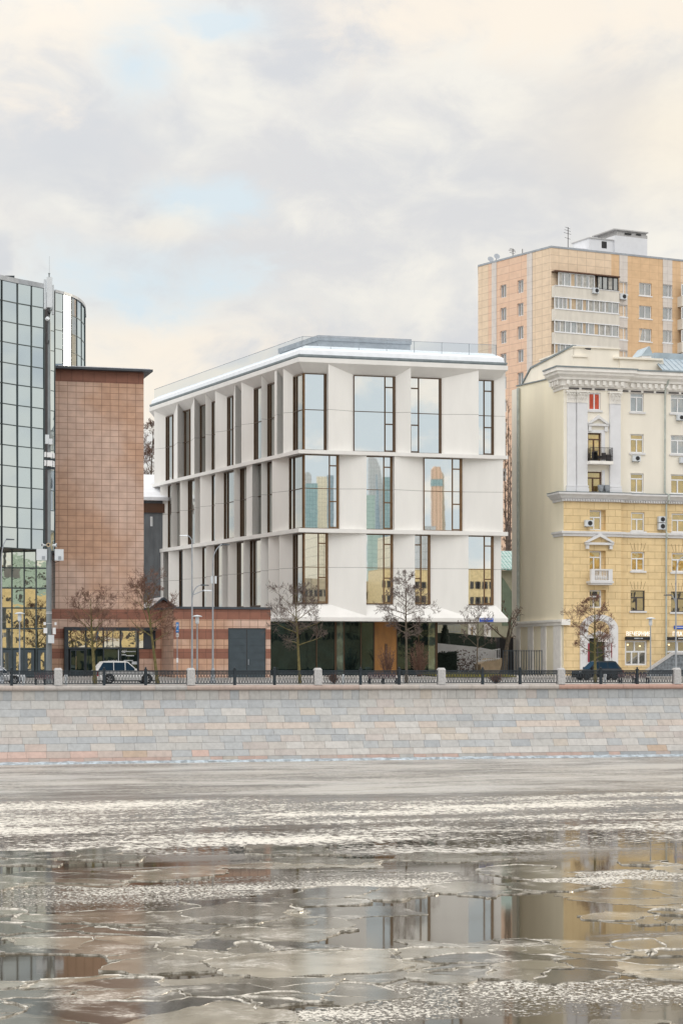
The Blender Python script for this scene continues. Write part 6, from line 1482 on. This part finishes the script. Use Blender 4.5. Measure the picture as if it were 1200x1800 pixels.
# ================================================================== THE CITY ACROSS THE RIVER, seen mirrored in the windows
def city(name, label, px0, px1, py, Yreal, mat, dep=30, shape=None, cat='tower', extra=None):
    Yv = 2 * YF - Yreal; x0, x1 = at_y(px0, Yv), at_y(px1, Yv); t = t_of_y((px0 + px1) / 2, Yv); z1 = zt(py, t)
    fr = Fr((x0, Yreal), (1, 0)); W_ = x1 - x0; dep = -max(3.0, .35 * W_) if dep == -30 else dep; root = thing(name, label, cat, ((x0 + x1) / 2, Yreal, 0)); m_ = MB()
    pts = shape(W_, z1) if shape else [(0, 0), (W_, 0), (W_, z1), (0, z1)]
    m_.fprism(fr, pts, 0, dep); m_.build('wall', M[mat], root)
    if extra: extra(root, fr, W_, z1, t)
    return root
def gridmat(name, c1, c2, w, h, ms=.08): return tilemat(name, c1, c2, [x * .55 for x in c1], w, h, 0, ms, .4, var=.15, bmp=.0)
M['tw_grey'] = gridmat('tw_grey', (.50, .54, .56), (.54, .57, .59), 3, 4, .10); M['tw_teal'] = gridmat('tw_teal', (.27, .42, .45), (.32, .47, .50), 3, 4, .15); M['tw_cream'] = gridmat('tw_cream', (.74, .69, .54), (.77, .72, .57), 3, 4, .12)
M['tw_blue'] = gridmat('tw_blue', (.28, .38, .45), (.33, .43, .50), 3, 4, .15); M['tw_orange'] = gridmat('tw_orange', (.74, .54, .40), (.69, .49, .36), 4, 60, .35); M['tw_green'] = gridmat('tw_green', (.36, .50, .47), (.40, .54, .51), 8, 4, .12)
M['tw_yellow'] = gridmat('tw_yellow', (.68, .55, .30), (.71, .58, .33), 40, 30, .1); M['tw_bank'] = gridmat('tw_bank', (.50, .44, .32), (.42, .38, .30), 14, 12, .2); M['tw_window'] = pmat('tw_window', (.05, .05, .05), .4)
dome = lambda W_, z: [(0, 0), (W_, 0)] + [(W_ * (.5 + .5 * math.cos(a)), z - W_ * .55 + W_ * .55 * math.sin(a)) for a in [i * math.pi / 10 for i in range(11)]]
sail = lambda W_, z: [(0, 0), (W_, 0), (W_ * .98, z * .86), (W_ * .85, z * .94), (W_ * .55, z * .985), (0, z)]
def band(y0, y1, mat, px): 
    def f(root, fr, W_, z1, t): q = MB(); q.fbox(fr, -.3, W_ + .3, -max(3.0, .35 * W_) - .4, .3, zt(y1, t), zt(y0, t)); q.build('glazed_band', M[mat], root)
    return f
TY = -1700
# the face that looks at the houses is the far (+y) side, so extrude with outward depth reversed
def cityf(*a, **k):
    k.setdefault('dep', -30); return city(*a, **k)
def dome_tower(): pass
city('city_tower', 'grey round topped glass tower mirrored in the corner window', 537, 551, 831, TY - 40, 'tw_grey', -30, dome)
city('city_tower', 'teal box tower mirrored in the corner window', 541, 561, 851, TY, 'tw_teal', -30, None, 'tower', None)
city('city_tower', 'cream ribbed tower mirrored in the corner window', 561, 578, 838, TY - 20, 'tw_cream', -30)
city('city_tower', 'slim blue tower mirrored at the vent sash of the corner window', 579, 590, 836, TY - 60, 'tw_blue', -30)
city('city_tower', 'big grey sail shaped tower mirrored in the middle window', 650, 673, 805, TY - 80, 'tw_grey', -30, sail)
city('city_tower', 'green glass block mirrored in the middle window', 636, 660, 874, TY + 60, 'tw_green', -30)
city('city_tower', 'pointed blue tower mirrored in the middle window', 658, 676, 838, TY - 10, 'tw_blue', -30, lambda W_, z: [(0, 0), (W_, 0), (W_ * .8, z * .6), (W_ * .35, z), (W_ * .2, z * .6)])
city('city_tower', 'slim teal tower mirrored at the edge of the middle window', 675, 690, 842, TY - 60, 'tw_teal', -30)
city('city_tower', 'orange striped tower with dark glazed band mirrored in the right window', 763, 781, 820, TY, 'tw_orange', -30, lambda W_, z: [(0, 0), (W_, 0), (W_, z * .955), (W_ * .8, z), (W_ * .2, z), (0, z * .985)], 'tower', band(842.5, 854, 'tw_teal', 770))
city('city_tower', 'brown curved flank tower mirrored beside the orange one', 782, 788, 872, TY - 20, 'tw_bank', -30, lambda W_, z: [(0, 0), (W_ * 1.3, 0), (W_, z * .7), (W_ * .3, z * 1.12), (0, z * 1.14)])
city('city_tower', 'teal slanted tower mirrored at the left of the right window', 735, 756, 872, TY + 40, 'tw_teal', -30, lambda W_, z: [(0, 0), (W_, 0), (W_ * .8, z * .7), (W_ * .3, z * 1.02), (0, z * 1.05)])
city('city_tower', 'dark crane covered tower mirrored in the lower corner window', 548, 572, 944, -700, 'tw_blue', -25); city('city_tower', 'beige block mirrored in the lower corner window', 530, 547, 940, -660, 'tw_cream', -25); city('city_tower', 'cream corner tower mirrored in the lower middle window', 656, 690, 945, -640, 'tw_cream', -25); city('city_tower', 'pale teal tower mirrored in the narrow lower window', 722, 744, 930, -800, 'tw_grey', -25)
def facade_windows(rows, cols):
    def f(root, fr, W_, z1, t):
        for r in range(rows):
            for c in range(cols):
                q = MB(); s_ = W_ * (c + .5) / cols; zz = z1 - 3.5 - r * 4.2
                if zz < 2: continue
                for o_ in (-.75, .75): q.fbox(fr, s_ + o_ - .5, s_ + o_ + .5, -15.1, -15.02, zz - 2.0, zz)
                q.build('window', M['tw_window'], root)
    return f
city('city_house', 'yellow house across the river mirrored in the lower right window', 795, 905, 1006, -330, 'tw_yellow', -15, None, 'house', facade_windows(5, 9)); city('city_house', 'long golden house across the river mirrored in the lower windows', 640, 790, 1003, -380, 'tw_yellow', -15, None, 'house', facade_windows(5, 12))
city('city_house', 'beige block across the river mirrored low in the corner window', 400, 632, 1022, -400, 'tw_bank', -15, None, 'house', facade_windows(4, 14)); city('city_house', 'golden block across the river mirrored in the glass office lobby', -260, 130, 1050, -300, 'tw_yellow', -15, None, 'house', facade_windows(4, 14)); city('city_house', 'grey green block across the river mirrored in the glass office lobby', -200, 130, 985, -420, 'tw_green', -15, None, 'house', facade_windows(5, 8)); city('city_house', 'ochre block across the river mirrored in the brick wing shop front', 140, 330, 1068, -300, 'tw_yellow', -15, None, 'house', facade_windows(3, 12))
city('city_house', 'yellow block across the river mirrored in the yellow house windows', 930, 1300, 985, -380, 'tw_yellow', -15, None, 'house', facade_windows(5, 16))

# ================================================================== SKY, SUN, CAMERA
v = (Vector((SUNP[0], SUNP[1])) - C2); t_v = (zt(565, 186 * GK2) - CZ) / v.length; v.normalize()
sh = v - SUNN * 2 * v.dot(SUNN); el = math.atan(t_v)
SUN = Vector((sh.x * math.cos(el), sh.y * math.cos(el), math.sin(el))).normalized()
ld = bpy.data.lights.new('sun', 'SUN'); ld.energy = .9; ld.angle = math.radians(10); ld.color = (1, .86, .66)
so = bpy.data.objects.new('sun', ld); COL.objects.link(so); so.rotation_euler = SUN.to_track_quat('Z', 'Y').to_euler(); so.location = SUN * 300

W = bpy.data.worlds.new('World'); SC.world = W; W.use_nodes = True; nt = W.node_tree; bg = nt.nodes['Background']
S0 = .1
sky = N(nt, 'ShaderNodeTexSky', sky_type='NISHITA'); sky.sun_disc = False; sky.sun_elevation = el; sky.sun_rotation = math.atan2(SUN.x, SUN.y); sky.air_density = 1.0; sky.dust_density = 2.0
tc = N(nt, 'ShaderNodeTexCoord'); D = tc.outputs['Generated']
def dvec(px, py):
    q = ray(px); vv = Vector((q.x, q.y, (HOR - py) / FPX)); return vv.normalized()
def blob(px, py, rx, ry, soft=1.0, wob=None):
    """soft elliptical patch of the sky in a given direction"""
    c = dvec(px, py); ux = Vector((R2.x, R2.y, 0)); uy = c.cross(ux).normalized()
    if uy.z < 0: uy = -uy
    def dot(vv, s):
        n = N(nt, 'ShaderNodeVectorMath', operation='DOT_PRODUCT'); L(nt, D, n.inputs[0]); n.inputs[1].default_value = tuple(vv * s); return n.outputs['Value']
    a = math_(nt, 'SUBTRACT', dot(ux, FPX / rx), ux.dot(c) * FPX / rx); b = math_(nt, 'SUBTRACT', dot(uy, FPX / ry), uy.dot(c) * FPX / ry)
    r = math_(nt, 'SQRT', math_(nt, 'ADD', math_(nt, 'MULTIPLY', a, a), math_(nt, 'MULTIPLY', b, b)))
    if wob is not None: r = math_(nt, 'ADD', r, wob)
    front = math_(nt, 'GREATER_THAN', dot(c, 1.0), 0.0)
    return math_(nt, 'MULTIPLY', ramp(nt, r, 1.6, .0), front)
mp = N(nt, 'ShaderNodeMapping'); mp.inputs['Scale'].default_value = (1, 1, 1.7); L(nt, D, mp.inputs[0])
n1 = noise(nt, mp.outputs[0], 9, 7, .55, .3); n2_ = noise(nt, mp.outputs[0], 22, 6, .6, .4); n3 = noise(nt, mp.outputs[0], 3.0, 5, .5, .2)
wob = math_(nt, 'MULTIPLY', math_(nt, 'SUBTRACT', n2_, .5), 3.6)
kk = 1 / S0
def C_(r, g, b): return (r * kk, g * kk, b * kk)
cream, grey, warm, blue = C_(.99, .95, .87), C_(.735, .74, .765), C_(1.04, .92, .74), C_(.74, .85, .92)
col = mixc(nt, ramp(nt, math_(nt, 'ADD', math_(nt, 'MULTIPLY', n1, .75), math_(nt, 'MULTIPLY', n2_, .15)), .40, .55), cream, grey)
greyb = math_(nt, 'MAXIMUM', blob(620, 300, 560, 130, wob=wob), math_(nt, 'MAXIMUM', blob(480, 440, 330, 120, wob=wob), blob(150, 260, 330, 90, wob=wob)))
col = mixc(nt, math_(nt, 'MULTIPLY', greyb, .9), col, grey)
col = mixc(nt, math_(nt, 'MULTIPLY', blob(1210, 230, 260, 130), .55), col, warm)
lowglow = math_(nt, 'MAXIMUM', blob(220, 620, 330, 110, wob=wob), math_(nt, 'MAXIMUM', blob(30, 60, 330, 90, wob=wob), blob(900, 20, 520, 70, wob=wob)))
col = mixc(nt, math_(nt, 'MULTIPLY', lowglow, .9), col, C_(1.06, .955, .82))
bl_ = math_(nt, 'MAXIMUM', blob(250, 500, 190, 62, wob=wob), math_(nt, 'MAXIMUM', blob(430, 35, 110, 40, wob=wob), math_(nt, 'MAXIMUM', blob(235, 110, 70, 60, wob=wob), blob(330, 360, 120, 40, wob=wob))))
col = mixc(nt, math_(nt, 'MULTIPLY', bl_, math_(nt, 'ADD', .25, math_(nt, 'MULTIPLY', ramp(nt, n1, .46, .68, 1, 0), .95))), col, blue)
puff = blob(285, 395, 75, 32, wob=wob); col = mixc(nt, math_(nt, 'MULTIPLY', puff, .6), col, C_(1.03, .95, .82))
# behind and left of the viewer: cloud with brightness added to light the facades
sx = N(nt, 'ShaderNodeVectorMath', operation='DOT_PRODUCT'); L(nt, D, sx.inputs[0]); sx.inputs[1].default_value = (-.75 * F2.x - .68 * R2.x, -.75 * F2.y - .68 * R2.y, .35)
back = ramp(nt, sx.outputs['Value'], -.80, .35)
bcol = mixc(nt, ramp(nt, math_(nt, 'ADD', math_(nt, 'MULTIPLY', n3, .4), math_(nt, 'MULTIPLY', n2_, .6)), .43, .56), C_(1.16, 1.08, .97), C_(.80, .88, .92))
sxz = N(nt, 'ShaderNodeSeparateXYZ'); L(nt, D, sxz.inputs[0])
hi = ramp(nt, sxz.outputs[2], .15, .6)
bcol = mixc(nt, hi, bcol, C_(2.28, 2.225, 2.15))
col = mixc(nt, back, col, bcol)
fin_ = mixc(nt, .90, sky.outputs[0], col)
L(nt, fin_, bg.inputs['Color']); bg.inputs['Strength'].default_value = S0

cam = bpy.data.cameras.new('camera'); cam.sensor_fit = 'HORIZONTAL'; cam.sensor_width = 24; cam.lens = 24 * FPX / 1200
cam.shift_y = (HOR - 900) / 1200; cam.clip_start = .5; cam.clip_end = 12000
co = bpy.data.objects.new('camera', cam); COL.objects.link(co); co.location = (C2.x, C2.y, CZ); co.rotation_euler = (math.radians(90), 0, -TH); SC.camera = co
SC.view_settings.view_transform = 'Standard'; SC.view_settings.look = 'None'; SC.view_settings.exposure = 0; SC.view_settings.gamma = 1
SC.cycles.max_bounces = 6; SC.cycles.glossy_bounces = 4; SC.cycles.transparent_max_bounces = 8; SC.cycles.sample_clamp_indirect = 8; SC.cycles.caustics_reflective = False
